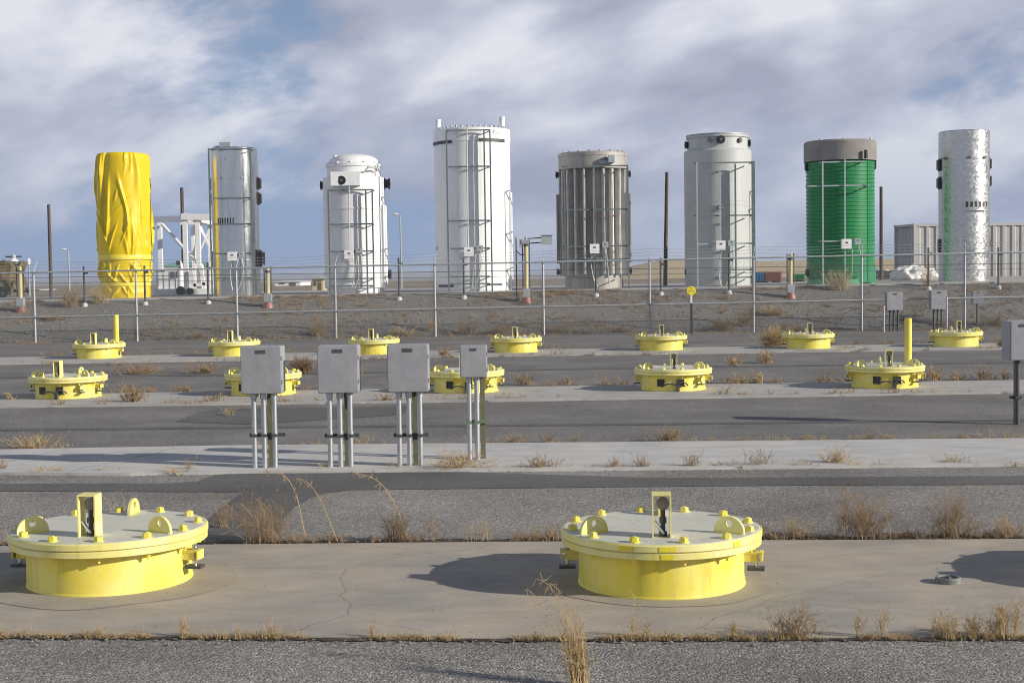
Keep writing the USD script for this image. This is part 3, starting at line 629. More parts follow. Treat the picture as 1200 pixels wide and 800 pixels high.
# small pipe stub on the near pad
g = G(1111, 682, 0.012)
t = thing('pipe_stub', 'short grey pipe collar standing on the near concrete pad at right', 'pipe stub', (g[0], g[1], 0.012))
obj('collar', lathe([(0.062, 0.0), (0.078, 0.0), (0.078, 0.030), (0.074, 0.036), (0.062, 0.036), (0.058, 0.030), (0.058, 0.004), (0.062, 0.0)], 36), 'stub_grey', t)
obj('plug', lathe([(0, 0.02), (0.0575, 0.02), (0.0575, 0.026), (0.02, 0.027), (0.018, 0.038), (0, 0.038)], 24), 'dark_steel', t)

# ------------------------------------------------------------------ casks
YC = 53.2; MPP = YC / FPX
def zat(px, py, Y=YC): return AT(px, py, Y)[2]
class Cask:
    """a cask standing on the pad: x by pixel, heights read from pixel rows"""
    def __init__(s, name, label, px, cat='cask', rot=0):
        s.px = px; s.x = AT(px, 330, YC)[0]; s.z0 = padz(s.x)
        s.t = thing(name, label, cat, (s.x, YC, s.z0), rot, None)
    def h(s, py): return zat(s.px, py, YC - 0.95) - s.z0
    def w(s, px): return (px - s.px) * MPP
def trunnion(c, ang, z, R, r=0.14, L=0.22, mt='black_rubber', sq=False):
    a = math.radians(ang)
    if sq: me = cat_([box((R + L/2, 0, z), (L, r*1.6, r*2.2)), box((R + 0.03, 0, z), (0.06, r*2.2, r*2.9))])
    else: me = cat_([cyl((R - 0.05, 0, z), (R + L, 0, z), r, 20), cyl((R + L - 0.03, 0, z), (R + L + 0.015, 0, z), r * 1.28, 20), cyl((R - 0.02, 0, z), (R + 0.03, 0, z), r * 1.45, 20)])
    p = obj('trunnion', move(me, rz=a), mt, c.t)
    if not sq: obj('trunnion_hub', move(cyl((R + L + 0.01, 0, z), (R + L + 0.035, 0, z), r * 0.42, 14), rz=a), 'old_steel', p)
    return p

# yellow wrapped cask
c = Cask('wrapped_cask', 'tall cask wrapped in a creased bright yellow tarpaulin, leftmost of the row', 147.5)
H = c.h(178)
nz, na = 260, 300
zz = np.linspace(0, H, nz); th = np.arange(na) * 2*np.pi / na
rad = np.interp(zz / H, [0, 0.04, 0.095, 0.19, 0.275, 0.285, 0.35, 0.6, 0.85, 0.96, 0.985, 1.0], np.array([29.0, 29.5, 28.5, 30.2, 29.6, 30.2, 31.0, 30.6, 29.8, 28.8, 28.2, 26.5]) * MPP)
TH, Z = np.meshgrid(th, zz)
def ridge(n): return 1 - np.abs(2*n - 1)
wob = 0.25 * meshkit.fbm(np.stack([Z*0.7, np.cos(TH)*1.5, np.sin(TH)*1.5], -1), 3, 11)
P1 = np.stack([np.cos(TH + wob)*2.3, np.sin(TH + wob)*2.3, Z*0.20], -1)
P2 = np.stack([np.cos(TH + wob*2)*3.4 + Z*0.35, np.sin(TH + wob*2)*3.4, Z*0.55], -1)
P3 = np.stack([np.cos(TH)*4.0, np.sin(TH)*4.0 + Z*0.9, Z*1.3 + np.cos(TH)*2], -1)
gt = np.random.default_rng(21)
def folds(n, za, zb, lmin, lmax, slant, amp, width, seed):
    """long soft creases: each follows its own wandering line on the drum and fades out at both ends"""
    g_ = np.random.default_rng(seed); out = np.zeros_like(TH); U = Z / H
    for _ in range(n):
        t0, u0, ln = g_.uniform(0, 2*np.pi), g_.uniform(za, zb), g_.uniform(lmin, lmax)
        sl, bend, ph = g_.normal(0, slant), g_.normal(0, 0.06), g_.uniform(0, 6)
        line = t0 + sl * (U - u0) + bend * np.sin(U * 9 + ph)
        dt = (TH - line + np.pi) % (2*np.pi) - np.pi
        w_ = width * g_.uniform(0.6, 1.6) * (0.6 + 0.8*np.abs(U - u0)/ln)
        x_ = dt / w_
        prof = np.exp(-np.where(x_ > 0, x_*2.2, x_*0.8)**2)          # steep on one side, soft on the other
        out += amp * g_.uniform(0.4, 1.3) * prof * np.exp(-((U - u0)/(ln*0.6))**4)
    return out
d = 0.05 * (meshkit.noise(P1, 3) - 0.5) * np.clip((Z/H - 0.28)/0.05, 0, 1)
d += folds(22, 0.62, 0.92, 0.25, 0.6, 0.35, 0.075, 0.085, 31) + folds(20, 0.88, 1.0, 0.08, 0.2, 0.5, 0.045, 0.05, 32)
d += folds(26, 0.33, 0.52, 0.10, 0.25, 1.6, 0.060, 0.060, 33) + folds(16, 0.5, 0.8, 0.05, 0.14, 3.0, 0.030, 0.06, 34)
d *= np.clip((Z/H - 0.275)/0.03, 0, 1)
d += np.clip((0.285 - Z/H)/0.02, 0, 1) * (folds(50, 0.12, 0.26, 0.05, 0.12, 4.0, 0.055, 0.055, 35) + folds(34, 0.0, 0.09, 0.04, 0.10, 3.0, 0.06, 0.07, 36) - 0.02)
for zc in (0.282, 0.095):                       # pinched by the two straps
    d *= 1 - 0.8 * np.exp(-((Z/H - zc) / 0.02)**2)
Rr = rad[:, None] + d
v = np.stack([Rr*np.cos(TH), Rr*np.sin(TH), Z], -1).reshape(-1, 3)
k, i = np.meshgrid(np.arange(nz-1), np.arange(na), indexing='ij'); j = (i+1) % na
f = np.vstack([np.stack([k*na+i, k*na+j, (k+1)*na+j], -1).reshape(-1, 3), np.stack([k*na+i, (k+1)*na+j, (k+1)*na+i], -1).reshape(-1, 3)])
obj('tarpaulin', trimesh.Trimesh(v, f, process=False), 'cover_yellow', c.t, 50)
ring = (nz-1)*na + np.arange(na); vt = v[ring]
top = trimesh.Trimesh(np.vstack([vt, [[0, 0, H + 0.06]]]), [[q, (q+1) % na, na] for q in range(na)], process=False)
obj('tarpaulin_top', top, 'cover_yellow', c.t, True)
for fz, hh in ((0.282, 0.09), (0.095, 0.06)):
    r = np.interp(fz, zz/H, rad) + 0.022
    obj('strap', lathe([(r - 0.05, fz*H - hh), (r, fz*H - hh), (r + 0.012, fz*H - hh*0.5), (r + 0.006, fz*H), (r + 0.012, fz*H + hh*0.5), (r, fz*H + hh), (r - 0.05, fz*H + hh)], 90), 'strap_yellow', c.t)

# stainless cask
c = Cask('stainless_cask', 'polished stainless steel cask with a yellow reflection down its left side', 278, rot=-3)
H = c.h(171.5); R = 27.3 * MPP
def hoop(c, z, R, w=0.03, mt='stainless', p=0.012, name='hoop'): return obj(name, lathe([(R - 0.01, z - w), (R + p, z - w*0.8), (R + p, z + w*0.8), (R - 0.01, z + w)], 72), mt, c.t)
obj('shell', lathe([(0, 0), (R, 0), (R, H - 0.03), (R - 0.02, H), (0, H + 0.01)], 96), 'stainless', c.t)
for y in (208, 233, 262.5, 305): hoop(c, c.h(y), R, 0.022)
b = obj('top_fitting', cat_([box((c.w(271), -0.3, H + 0.10), (0.40, 0.4, 0.20)), box((c.w(262), -0.3, H + 0.05), (0.25, 0.3, 0.05))]), 'galvanised_dull', c.t, False)
for y in (213.5, 231.5):
    trunnion(c, 180, c.h(y), R - 0.06, 0.16, 0.10, sq=True); trunnion(c, 3, c.h(y), R - 0.04, 0.16, 0.14, sq=True)
trunnion(c, 176, c.h(303), R - 0.05, 0.2, 0.1, sq=True); trunnion(c, -6, c.h(303), R - 0.03, 0.22, 0.2, sq=True)
slotz = c.h(258.5)
pan = obj('vent_panel', cat_([move(box((R + 0.012, 0, slotz), (0.03, 0.15, 0.30)), rz=math.radians(a)) for a in np.arange(-124, -74, 6)]), 'stainless', c.t, False)
for a in np.linspace(-121, -82, 7): obj('vent_slot', move(box((R + 0.026, 0, slotz), (0.022, 0.045, 0.22)), rz=math.radians(a)), 'black_rubber', pan, False)
for a, y in ((-113, 208), (-88, 208), (-60, 208), (-100, 185)): obj('lifting_boss', move(cyl((R - 0.02, 0, c.h(y)), (R + 0.05, 0, c.h(y)), 0.05, 12), rz=math.radians(a)), 'bright_steel', c.t)

# white cask with a domed head
c = Cask('domed_cask', 'white cask with a rounded domed top and a black wheel on its front', 417, rot=0)
R = 36.2 * MPP; Hs = c.h(207); Hd = c.h(190); Ht = c.h(179)
prof = [(0, 0), (R - 0.10, 0), (R - 0.10, 0.18), (R, 0.22), (R, c.h(245)), (R + 0.02, c.h(245)), (R + 0.02, c.h(243)), (R, c.h(243)), (R, Hs), (R - 0.16, Hs + 0.05), (R - 0.16, Hd - 0.13), (R - 0.12, Hd - 0.12), (R - 0.12, Hd - 0.02), (R - 0.2, Hd)]
rd = R - 0.22
for q in np.linspace(0, 1, 10): prof.append((rd * math.cos(q*math.pi/2) ** 0.75 if q < 1 else 0, Hd + 0.02 + (Ht - Hd) * math.sin(q*math.pi/2)))
obj('shell', lathe(prof, 96), 'white_paint', c.t, 35)
hb = obj('head_box', cat_([box((c.w(412), -R - 0.02, c.h(210)), (1.05, 0.44, 0.50))]), 'white_paint', c.t, False)
trunnion(c, -102, c.h(212), R + 0.14, 0.125, 0.14); trunnion(c, 182, c.h(215), R - 0.05, 0.13, 0.12); trunnion(c, 0, c.h(214), R - 0.03, 0.16, 0.2); trunnion(c, -3, c.h(322), R - 0.05, 0.14, 0.2)
for y in (262, 310): hoop(c, c.h(y), R, 0.02, 'white_paint', 0.01)
obj('side_channel', move(box((R + 0.03, 0, (c.h(240) + c.h(338))/2), (0.10, 0.34, c.h(240) - c.h(338))), rz=math.radians(-18)), 'white_paint', c.t, False)
obj('handrail', pipe([(c.w(434), -R - 0.25, c.h(203)), (c.w(438), -R - 0.2, c.h(197)), (c.w(446), -R + 0.35, c.h(197)), (c.w(446), -R + 0.5, c.h(200))], 0.035, 8), 'frame_pale', c.t)
for a in range(0, 360, 30): obj('head_bolt', move(cyl((R - 0.18, 0, Hd - 0.02), (R - 0.18, 0, Hd + 0.05), 0.035, 6), rz=math.radians(a)), 'white_paint', c.t)
obj('lifting_eye', cyl((c.w(397), -0.3, Hd + 0.1), (c.w(397), -0.3, c.h(180)), 0.08, 12), 'white_paint', c.t)

# tall white cask
c = Cask('white_cask', 'tallest plain white cylindrical cask with two short posts on its rim', 555.5)
R = 44.3 * MPP; H = c.h(150)
obj('shell', lathe([(0, 0), (R - 0.02, 0), (R - 0.02, 0.04), (R, 0.06), (R, c.h(196)), (R + 0.012, c.h(196)), (R + 0.012, c.h(194.6)), (R, c.h(194.6)), (R, H - 0.50), (R + 0.015, H - 0.48), (R + 0.015, H - 0.02), (R - 0.02, H), (0, H + 0.05)], 112), 'white_paint', c.t, 35)
for q, s in ((517, 139), (591, 137)): 
    p = obj('rim_post', cyl((c.w(q), -0.25, H - 0.1), (c.w(q), -0.25, c.h(s)), 0.10, 16), 'white_paint', c.t)
    obj('rim_post_cap', cyl((c.w(q), -0.25, c.h(s)), (c.w(q), -0.25, c.h(s) + 0.05), 0.115, 16), 'white_paint', p)
for a in range(195, 346, 10): obj('lid_bolt', move(cat_([cyl((R - 0.16, 0, H), (R - 0.16, 0, H + 0.10), 0.035, 8), cyl((R - 0.16, 0, H), (R - 0.16, 0, H + 0.06), 0.055, 6)]), rz=math.radians(a)), 'galvanised_dull', c.t)
def band(c, a0, a1, z, R, hh, mt='dark_steel', name='band'):
    aa = np.radians(np.linspace(a0, a1, 12)); ms = []
    for q in range(11):
        a = (aa[q] + aa[q+1]) / 2; L = (R + 0.01) * (aa[q+1] - aa[q]) * 1.02
        ms.append(move(box((R + 0.008, 0, z), (0.02, L, hh)), rz=a))
    return obj(name, ms, mt, c.t, False)
band(c, 188, 241, c.h(166.5), R + 0.015, 0.11, name='dark_stripe'); band(c, 282, 328, c.h(165), R + 0.015, 0.11, name='dark_stripe')
band(c, 205, 240, c.h(334.5), R, 0.09, name='dark_stripe'); band(c, 290, 318, c.h(333.5), R, 0.07, name='dark_stripe')
obj('side_channel', move(box((R + 0.02, 0, (c.h(225) + 0.1)/2), (0.10, 0.26, c.h(225) - 0.1)), rz=math.radians(-14)), 'white_paint', c.t, False)
obj('warning_plate', move(box((R + 0.028, 0, c.h(155)), (0.02, 0.28, 0.14)), rz=math.radians(-50)), 'frame_pale', c.t, False)
obj('warning_plate', move(box((R + 0.012, 0, c.h(290)), (0.02, 0.14, 0.12)), rz=math.radians(198)), 'frame_pale', c.t, False)

# finned cask
c = Cask('finned_cask', 'weathered grey steel cask with long vertical cooling fins all round', 696.5)
R = 40.3 * MPP; H = c.h(177.5); Rf = R - 0.02; Rc = R - 0.24
obj('core', lathe([(0, 0), (34*MPP, 0), (34*MPP, c.h(326)), (Rc, c.h(325)), (Rc, c.h(198)), (R, c.h(197)), (R, H - 0.16), (R + 0.015, H - 0.15), (R + 0.015, H - 0.03), (R - 0.03, H), (0, H + 0.02)], 96), 'finned_steel', c.t, 30)
for kf in range(22):
    a = 2*np.pi * (kf + 0.35) / 22
    fin = cat_([box(((Rc + Rf)/2 - 0.02, 0, (c.h(198) + c.h(323))/2), (Rf - Rc + 0.1, 0.03, c.h(198.5) - c.h(323))), box((Rf - 0.005, 0, (c.h(198) + c.h(323))/2), (0.02, 0.085, c.h(199) - c.h(323.5)))])
    obj('fin', move(fin, rz=a), 'fin_bright', c.t, False)
for s in (180, 0):
    p = obj('side_guard', cat_([move(box((R + 0.07, y, (c.h(226) + c.h(308))/2), (0.05, 0.12, c.h(226) - c.h(308))), rz=math.radians(s)) for y in (-0.14, 0.14)] + [move(box((R + 0.03, 0, (c.h(226) + c.h(308))/2), (0.06, 0.36, c.h(227) - c.h(309))), rz=math.radians(s))]), 'finned_steel', c.t, False)
for s in (181, -1):
    for y in (202.5, 318): trunnion(c, s, c.h(y), R - 0.03, 0.10, 0.12)
for a in range(200, 341, 20): obj('lid_bolt', move(cyl((R - 0.12, 0, H), (R - 0.12, 0, H + 0.05), 0.05, 8), rz=math.radians(a)), 'finned_steel', c.t)
obj('head_bracket', cat_([box((c.w(715), -R - 0.1, c.h(187.5)), (0.22, 0.25, 0.27)), box((c.w(709), -R + 0.05, c.h(191)), (0.5, 0.2, 0.12))]), 'frame_pale', c.t, False)

# pale grey cask
c = Cask('grey_cask', 'smooth pale grey painted cask with a narrower collar and black fittings near its top', 842)
R = 39.0 * MPP; Rn = 34.8 * MPP; H = c.h(157)
obj('shell', lathe([(0, 0), (R + 0.02, 0), (R + 0.02, 0.05), (R, 0.07), (R, c.h(241)), (R + 0.010, c.h(241)), (R + 0.010, c.h(239.6)), (R, c.h(239.6)), (R, c.h(176)), (R - 0.03, c.h(174.5)), (Rn, c.h(173.5)), (Rn, H - 0.10), (Rn + 0.05, H - 0.09), (Rn + 0.05, H - 0.02), (Rn + 0.02, H), (0, H + 0.03)], 112), 'cask_grey', c.t, 30)
obj('rim', lathe([(Rn - 0.1, H - 0.01), (Rn + 0.058, H - 0.01), (Rn + 0.058, H + 0.035), (Rn - 0.1, H + 0.04)], 96), 'galvanised_dull', c.t)
trunnion(c, -92, c.h(164), Rn - 0.03, 0.11, 0.12); trunnion(c, 182, c.h(167), Rn - 0.02, 0.11, 0.11); trunnion(c, -4, c.h(166), Rn - 0.02, 0.11, 0.11)
trunnion(c, -112, c.h(164), Rn - 0.04, 0.07, 0.08, 'old_steel'); trunnion(c, -53, c.h(164.5), Rn - 0.04, 0.07, 0.10)
obj('access_plate', move(box((R + 0.006, 0, c.h(273)), (0.03, 0.22, 0.42)), rz=math.radians(-107)), 'galvanised_dull', c.t, False)
obj('sensor_bracket', cat_([move(box((R + 0.05, 0, c.h(244)), (0.12, 0.26, 0.06)), rz=math.radians(-95)), move(cyl((R + 0.08, -0.15, c.h(244)), (R + 0.10, 0.1, c.h(240)), 0.04, 8), rz=math.radians(-95))]), 'galvanised_dull', c.t)
for zy in (236, 248): hoop(c, c.h(zy), R, 0.010, 'cask_grey', 0.008)
obj('bolt_plate', move(box((R + 0.02, 0, c.h(318)), (0.03, 0.1, 0.2)), rz=math.radians(186)), 'dark_steel', c.t, False)

# green ribbed cask
c = Cask('green_cask', 'green cask with close horizontal ribs under a bare concrete collar', 985)
R = 39.3 * MPP; Rt = 41.6 * MPP; H = c.h(163.5); Ht = c.h(187)
prof = [(0, 0), (R - 0.08, 0), (R - 0.08, 0.20)]
nr = 30; z0, z1 = 0.22, Ht - 0.05
for q in range(nr):
    a, b = z0 + (z1 - z0) * q / nr, z0 + (z1 - z0) * (q + 1) / nr; w = b - a
    prof += [(R - 0.026, a + 0.01), (R - 0.026, a + w*0.30), (R, a + w*0.45), (R, a + w*0.85), (R - 0.018, b)]
prof += [(R - 0.05, Ht - 0.02), (0, Ht - 0.02)]
obj('ribbed_shell', lathe(prof, 96), 'green_paint', c.t, 20)
obj('concrete_collar', lathe([(0, Ht - 0.02), (Rt, Ht - 0.02), (Rt, H - 0.06), (Rt - 0.05, H), (0, H + 0.03)], 96), 'cask_concrete', c.t, 30)
obj('base_plinth', lathe([(0, 0), (R - 0.03, 0), (R - 0.03, 0.17), (R - 0.1, 0.19), (0, 0.19)], 80), 'green_pale', c.t)
obj('base_door', bevbox((c.w(1006), -R + 0.34, 0.36), (0.72, 0.5, 0.62), 0.06, 3), 'green_pale', c.t, 25)
trunnion(c, 183, c.h(193), R - 0.03, 0.11, 0.10, sq=True); trunnion(c, -3, c.h(192), R - 0.02, 0.11, 0.08, sq=True); trunnion(c, 186, c.h(319), R - 0.02, 0.09, 0.10, sq=True)
obj('lifting_pin', cyl((c.w(1005), -R - 0.06, c.h(187)), (c.w(1005), -R - 0.06, c.h(177)), 0.065, 10), 'black_rubber', c.t)
for q in (958, 985, 1016): obj('lid_stud', cyl((c.w(q), -0.6, H), (c.w(q), -0.6, H + 0.08), 0.04, 8), 'galvanised_dull', c.t)

# galvanised cask
c = Cask('galvanised_cask', 'slender spangled galvanised cask with a row of small black slots, rightmost of the row', 1129.5, rot=0)
R = 28.6 * MPP; H = c.h(151.5)
obj('shell', lathe([(0, 0), (R, 0), (R, c.h(283)), (R + 0.008, c.h(283)), (R + 0.008, c.h(281)), (R, c.h(281)), (R, c.h(207)), (R + 0.008, c.h(207)), (R + 0.008, c.h(205)), (R, c.h(205)), (R, H - 0.02), (R - 0.02, H), (0, H + 0.01)], 96), 'spangle', c.t)
for y in (166, 186, 244, 262): hoop(c, c.h(y), R, 0.012, 'spangle', 0.008)
for s, ys_ in ((181, (191, 212.5)), (-1, (190.5, 211))):
    for y in ys_: trunnion(c, s, c.h(y), R - 0.05, 0.16, 0.13, sq=True)
trunnion(c, 178, c.h(287), R - 0.05, 0.17, 0.08, sq=True); trunnion(c, -2, c.h(285), R - 0.05, 0.12, 0.10, 'red_paint', sq=True)
for a in (-152, -97, -55): obj('lifting_boss', move(cat_([cyl((R - 0.02, 0, c.h(184)), (R + 0.07, 0, c.h(184)), 0.05, 12), box((R + 0.03, 0, c.h(184.5)), (0.08, 0.18, 0.05))]), rz=math.radians(a)), 'old_steel', c.t)
zs = c.h(239.5)
pan = obj('vent_panel', cat_([move(box((R + 0.008, 0, zs), (0.03, 0.14, 0.34)), rz=math.radians(a)) for a in np.arange(-105, -44, 7)] + [move(box((R + 0.05, 0, zs - 0.21), (0.12, 0.14, 0.03)), rz=math.radians(a)) for a in np.arange(-99, -50, 7)]), 'spangle', c.t, False)
for a in np.linspace(-101, -50, 6): obj('vent_slot', move(box((R + 0.02, 0, zs), (0.022, 0.09, 0.20)), rz=math.radians(a)), 'black_rubber', pan, False)

# ------------------------------------------------------------------ instrument pipe frames standing in front of the casks
YFR = 51.6
def bar(P, w): return None
def frame(label, posts, rails, boxes=(), cables=(), mt='frame_steel', Y=YFR, w=0.055, cask_r=1.2):
    x0 = AT(posts[0][0], 335, Y)[0]; zb = padz(x0)
    t = thing('instrument_frame', label, 'pipe frame', (x0, Y, zb))
    L = lambda px, py, dy=0.0: AT(px, py, Y) - np.array([x0, Y, zb]) + np.array([0, dy, 0])
    for p in posts:
        px, top = p[0], p[1]; ww = p[2] if len(p) > 2 else w; mm = p[3] if len(p) > 3 else mt
        a = L(px, top); q = obj('post', box((a[0], 0, a[2]/2), (ww, ww, a[2])), mm, t, False)
        obj('foot_plate', box((a[0], 0, 0.012), (0.18, 0.18, 0.024)), mm, q, False)
    for r in rails:
        px0, px1, py = r[:3]; mm = r[3] if len(r) > 3 else mt
        a, b = L(px0, py, 0.045), L(px1, py, 0.045)
        obj('rail', cat_([box(((a[0] + b[0])/2, 0.045 + w*0.4, (a[2] + b[2])/2), (b[0] - a[0], w*0.8, w*0.85)), box((a[0], 0.34, a[2]), (w*0.7, 0.55, w*0.6)), box((b[0], 0.34, b[2]), (w*0.7, 0.55, w*0.6))]), mm, t, False)
    for bx in boxes:
        px, py, bw, bh, mm = bx
        a = L(px, py); k = Y / FPX
        q = obj('control_box', bevbox((a[0], -0.09, a[2]), (bw*k, 0.16, bh*k), 0.02, 2), mm, t, 25)
        obj('box_label', box((a[0], -0.172, a[2] + bh*k*0.14), (bw*k*0.28, 0.006, bh*k*0.16)), 'nameplate', q, False)
    for cb in cables:
        pts = [L(px, py, -0.05) for px, py in cb]
        obj('cable', pipe(np.vstack([arc(pts[0], pts[1], pts[2], 10)]) if len(pts) == 3 else pts, 0.020, 6), 'frame_pale', t)
    return t
frame(Y=52.22, label='dark pipe frame in front of the polished stainless cask', posts=[(244.5, 174), (293, 174)], rails=[(244.5, 294, 174.5), (250, 293, 232), (250, 293, 262.5), (250, 293, 297), (250, 293, 326)],
      boxes=[(273, 300.5, 11, 10.5, 'white_paint'), (283.5, 298.5, 6, 6, 'frame_pale')], cables=[((272, 306), (268, 322), (273, 340)), ((283, 302), (289, 318), (279, 340))])
frame(Y=51.9, label='dark pipe frame with cross rails in front of the domed white cask', posts=[(384.5, 222), (428.5, 222), (436, 222)], rails=[(384, 437, 222.5), (386, 437, 262.5), (386, 437, 294.5), (386, 437, 326.5), (386, 437, 335)],
      boxes=[(409.5, 298.5, 11, 10.5, 'white_paint'), (421.5, 293.5, 8, 6, 'frame_pale')], cables=[((419, 298), (417, 318), (412, 338)), ((423, 298), (426, 312), (416, 338)), ((409, 218), (409.3, 250), (409.5, 293))])
frame('dark pipe frame reaching the rim of the tallest white cask', [(523, 155), (567, 152), (574, 152)], [(523, 574, 152.5), (526, 573, 195), (526, 574, 258.5), (528, 574, 291), (528, 574, 324), (528, 574, 332.5)],
      [(549.5, 295, 11, 10.5, 'white_paint'), (562.5, 291, 8, 6.5, 'frame_pale')], [((559, 297), (553, 315), (554, 338)), ((563, 297), (567, 308), (556, 338)), ((547, 150), (547.3, 220), (548.5, 290))])
frame('grey pipe frame in front of the finned cask', [(661, 194, 0.045), (696, 194, 0.04), (735.5, 194, 0.05)], [(660, 736, 194.5), (660, 736, 245.5), (660, 736, 288.5), (660, 736, 304), (661, 736, 322)],
      [(696.5, 291.5, 11, 11, 'white_paint'), (709, 287, 7, 7, 'frame_pale'), (696, 304.5, 17, 4, 'frame_steel')], [((694, 297), (690, 318), (700, 336)), ((710, 292), (712, 312), (714, 336))])
frame('tall grey pipe frame with thick right post in front of the pale grey cask', [(816.5, 190, 0.05, 'frame_pale'), (843.5, 200, 0.04, 'frame_pale'), (861.5, 192), (882.5, 189, 0.11)], [(816, 882, 190.5), (816, 882, 252.5), (816, 882, 285.5, 'frame_pale'), (840, 882, 316), (840, 882, 325)],
      [(844, 287.5, 11, 11, 'white_paint'), (856.5, 285, 8, 7, 'frame_pale')], [((846, 293), (838, 312), (845, 336)), ((858, 289), (862, 308), (850, 336))])
frame('thin white pipe frame in front of the green ribbed cask', [(964, 189, 0.05), (990, 187, 0.05), (1016.5, 189, 0.035, 'green_paint')], [(964, 1012, 189.5), (948, 1020, 217.5), (964, 991, 282.5)],
      [(991, 286, 11.5, 11.5, 'white_paint'), (1004, 283, 7.5, 7.5, 'frame_pale')], [((998, 292), (1000, 312), (996, 334)), ((1006, 287), (1010, 310), (1008, 334))], mt='frame_pale')

# ------------------------------------------------------------------ chain-link fence
def fz(x, base): return base + 0.0056 * x
FT, FM = 2.27, 0.89
fence = thing('chain_link_fence', 'galvanised chain-link fence with barbed wire along the foot of the gravel bank', 'fence', (0, YF, 0))
fx = [AT(p, 395, YF)[0] for p in (-78, 41.5, 161, 278.5, 394, 510.5, 637.5, 762, 883.5, 1010, 1130.5, 1250)]
for k, x in enumerate(fx):
    zt = fz(x, FT) + 0.02
    p = obj('post', cyl((x, 0, -0.1), (x, 0, zt), 0.034, 12), 'galvanised_dull', fence)
    obj('barb_arm', cat_([cyl((x, 0, zt - 0.02), (x, 0, zt + 0.03), 0.042, 12), cyl((x, 0, zt), (x + 0.07, 0.17, zt + 0.33), 0.010, 8)]), 'galvanised_dull', p)
xa, xb = fx[0] - 1, fx[-1] + 1
obj('top_rail', cyl((xa, -0.045, fz(xa, FT)), (xb, -0.045, fz(xb, FT)), 0.028, 10), 'galvanised_dull', fence)
obj('middle_rail', cyl((xa, -0.045, fz(xa, FM)), (xb, -0.045, fz(xb, FM)), 0.024, 10), 'galvanised_dull', fence)
for q in range(3):
    d = np.array([0.07, 0.17, 0.33]) * (0.4 + 0.3*q)
    pts = []
    for a, b in zip(fx[:-1], fx[1:]):
        for u in np.linspace(0, 1, 6)[:-1]:
            x = a + (b - a) * u; pts.append((x + d[0], d[1], fz(x, FT) + 0.02 + d[2] - 0.05 * 4*u*(1-u)))
    w = [pipe(pts, 0.0045, 4)]
    for a in np.arange(xa + 1.2, xb - 1.5, 0.16):
        i = np.searchsorted([p[0] for p in pts], a) - 1
        if 0 <= i < len(pts)-1:
            u = (a - pts[i][0]) / (pts[i+1][0] - pts[i][0]); pt = np.array(pts[i]) * (1-u) + np.array(pts[i+1]) * u
            w.append(cyl(pt + [-0.006, -0.016, -0.02], pt + [0.006, 0.016, 0.02], 0.003, 3, caps=False))
    obj('barbed_wire', w, 'galvanised_dull', fence, False)
# the woven mesh: zigzag wires
pitch = 0.060; nx = int((xb - xa) / pitch); zlev = np.arange(0.03, FT - 0.02, pitch/2); K = len(zlev)
vv, ff = [], []; r = 0.0027
for w in range(nx):
    x = xa + (w + 0.5) * pitch
    side = np.where(np.arange(K) % 2 == 0, -1, 1) * pitch/2
    cx = x + side; cz = zlev + 0.0056 * x * (zlev / FT); cy = np.where(np.arange(K) % 2 == 0, 0.004, -0.004) + 0.01
    b = np.stack([cx, cy, cz], -1)
    tri = np.array([[r, 0, 0], [-r*0.5, r*0.87, 0], [-r*0.5, -r*0.87, 0]]) * 1.3
    vv.append((b[:, None] + tri[None]).reshape(-1, 3))
v = np.concatenate(vv)
kk, ii = np.meshgrid(np.arange(K-1), np.arange(3), indexing='ij'); jj = (ii+1) % 3
f1 = np.vstack([np.stack([kk*3+ii, kk*3+jj, (kk+1)*3+jj], -1).reshape(-1, 3), np.stack([kk*3+ii, (kk+1)*3+jj, (kk+1)*3+ii], -1).reshape(-1, 3)])
f = (f1[None] + (np.arange(nx) * K * 3)[:, None, None]).reshape(-1, 3)
tag(obj('wire_mesh', trimesh.Trimesh(v, f, process=False), 'galvanised_dull', fence, False), kind='stuff')

# low dark posts with a tensioned cable along the crest of the bank
YB = 48.9
low = thing('post_and_cable_fence', 'low line of dark posts in white footings along the crest of the bank', 'fence', (0, YB, 0))
lx = [(-20, 314, 358), (98, 312, 357), (169, 311, 354.5), (243, 307, 352), (467, 302, 350), (543, 302, 350), (698, 300, 346.5), (774, 302, 344.5), (854, 297, 343), (1088, 290, 340), (1170, 290, 338), (1230, 289, 337)]
for px, tp, bs in lx:
    a, b = AT(px, tp, YB), AT(px, bs, YB); g = float(bankz(np.array([a[0]]), np.array([YB]))[0])
    p = obj('post', cyl((a[0], 0, g - 0.1), (a[0], 0, a[2]), 0.034, 10), 'dark_steel', low)
    obj('footing', lathe([(0, 0.11), (0.07, 0.10), (0.10, 0.04), (0.11, -0.15), (0, -0.15)], 14).apply_translation([a[0], 0, g]), 'concrete_light', p)
    obj('cable_bracket', box((a[0] + 0.06, -0.02, a[2] - 0.22), (0.16, 0.05, 0.09)), 'dark_steel', p, False)
for py0, rr in ((326.5, 0.012), (333, 0.008)):
    a, b = AT(-40, py0, YB), AT(1240, py0 - 18.5, YB)
    obj('cable', cyl((a[0], -0.04, a[2]), (b[0], -0.04, b[2]), rr, 6), 'dark_steel', low)

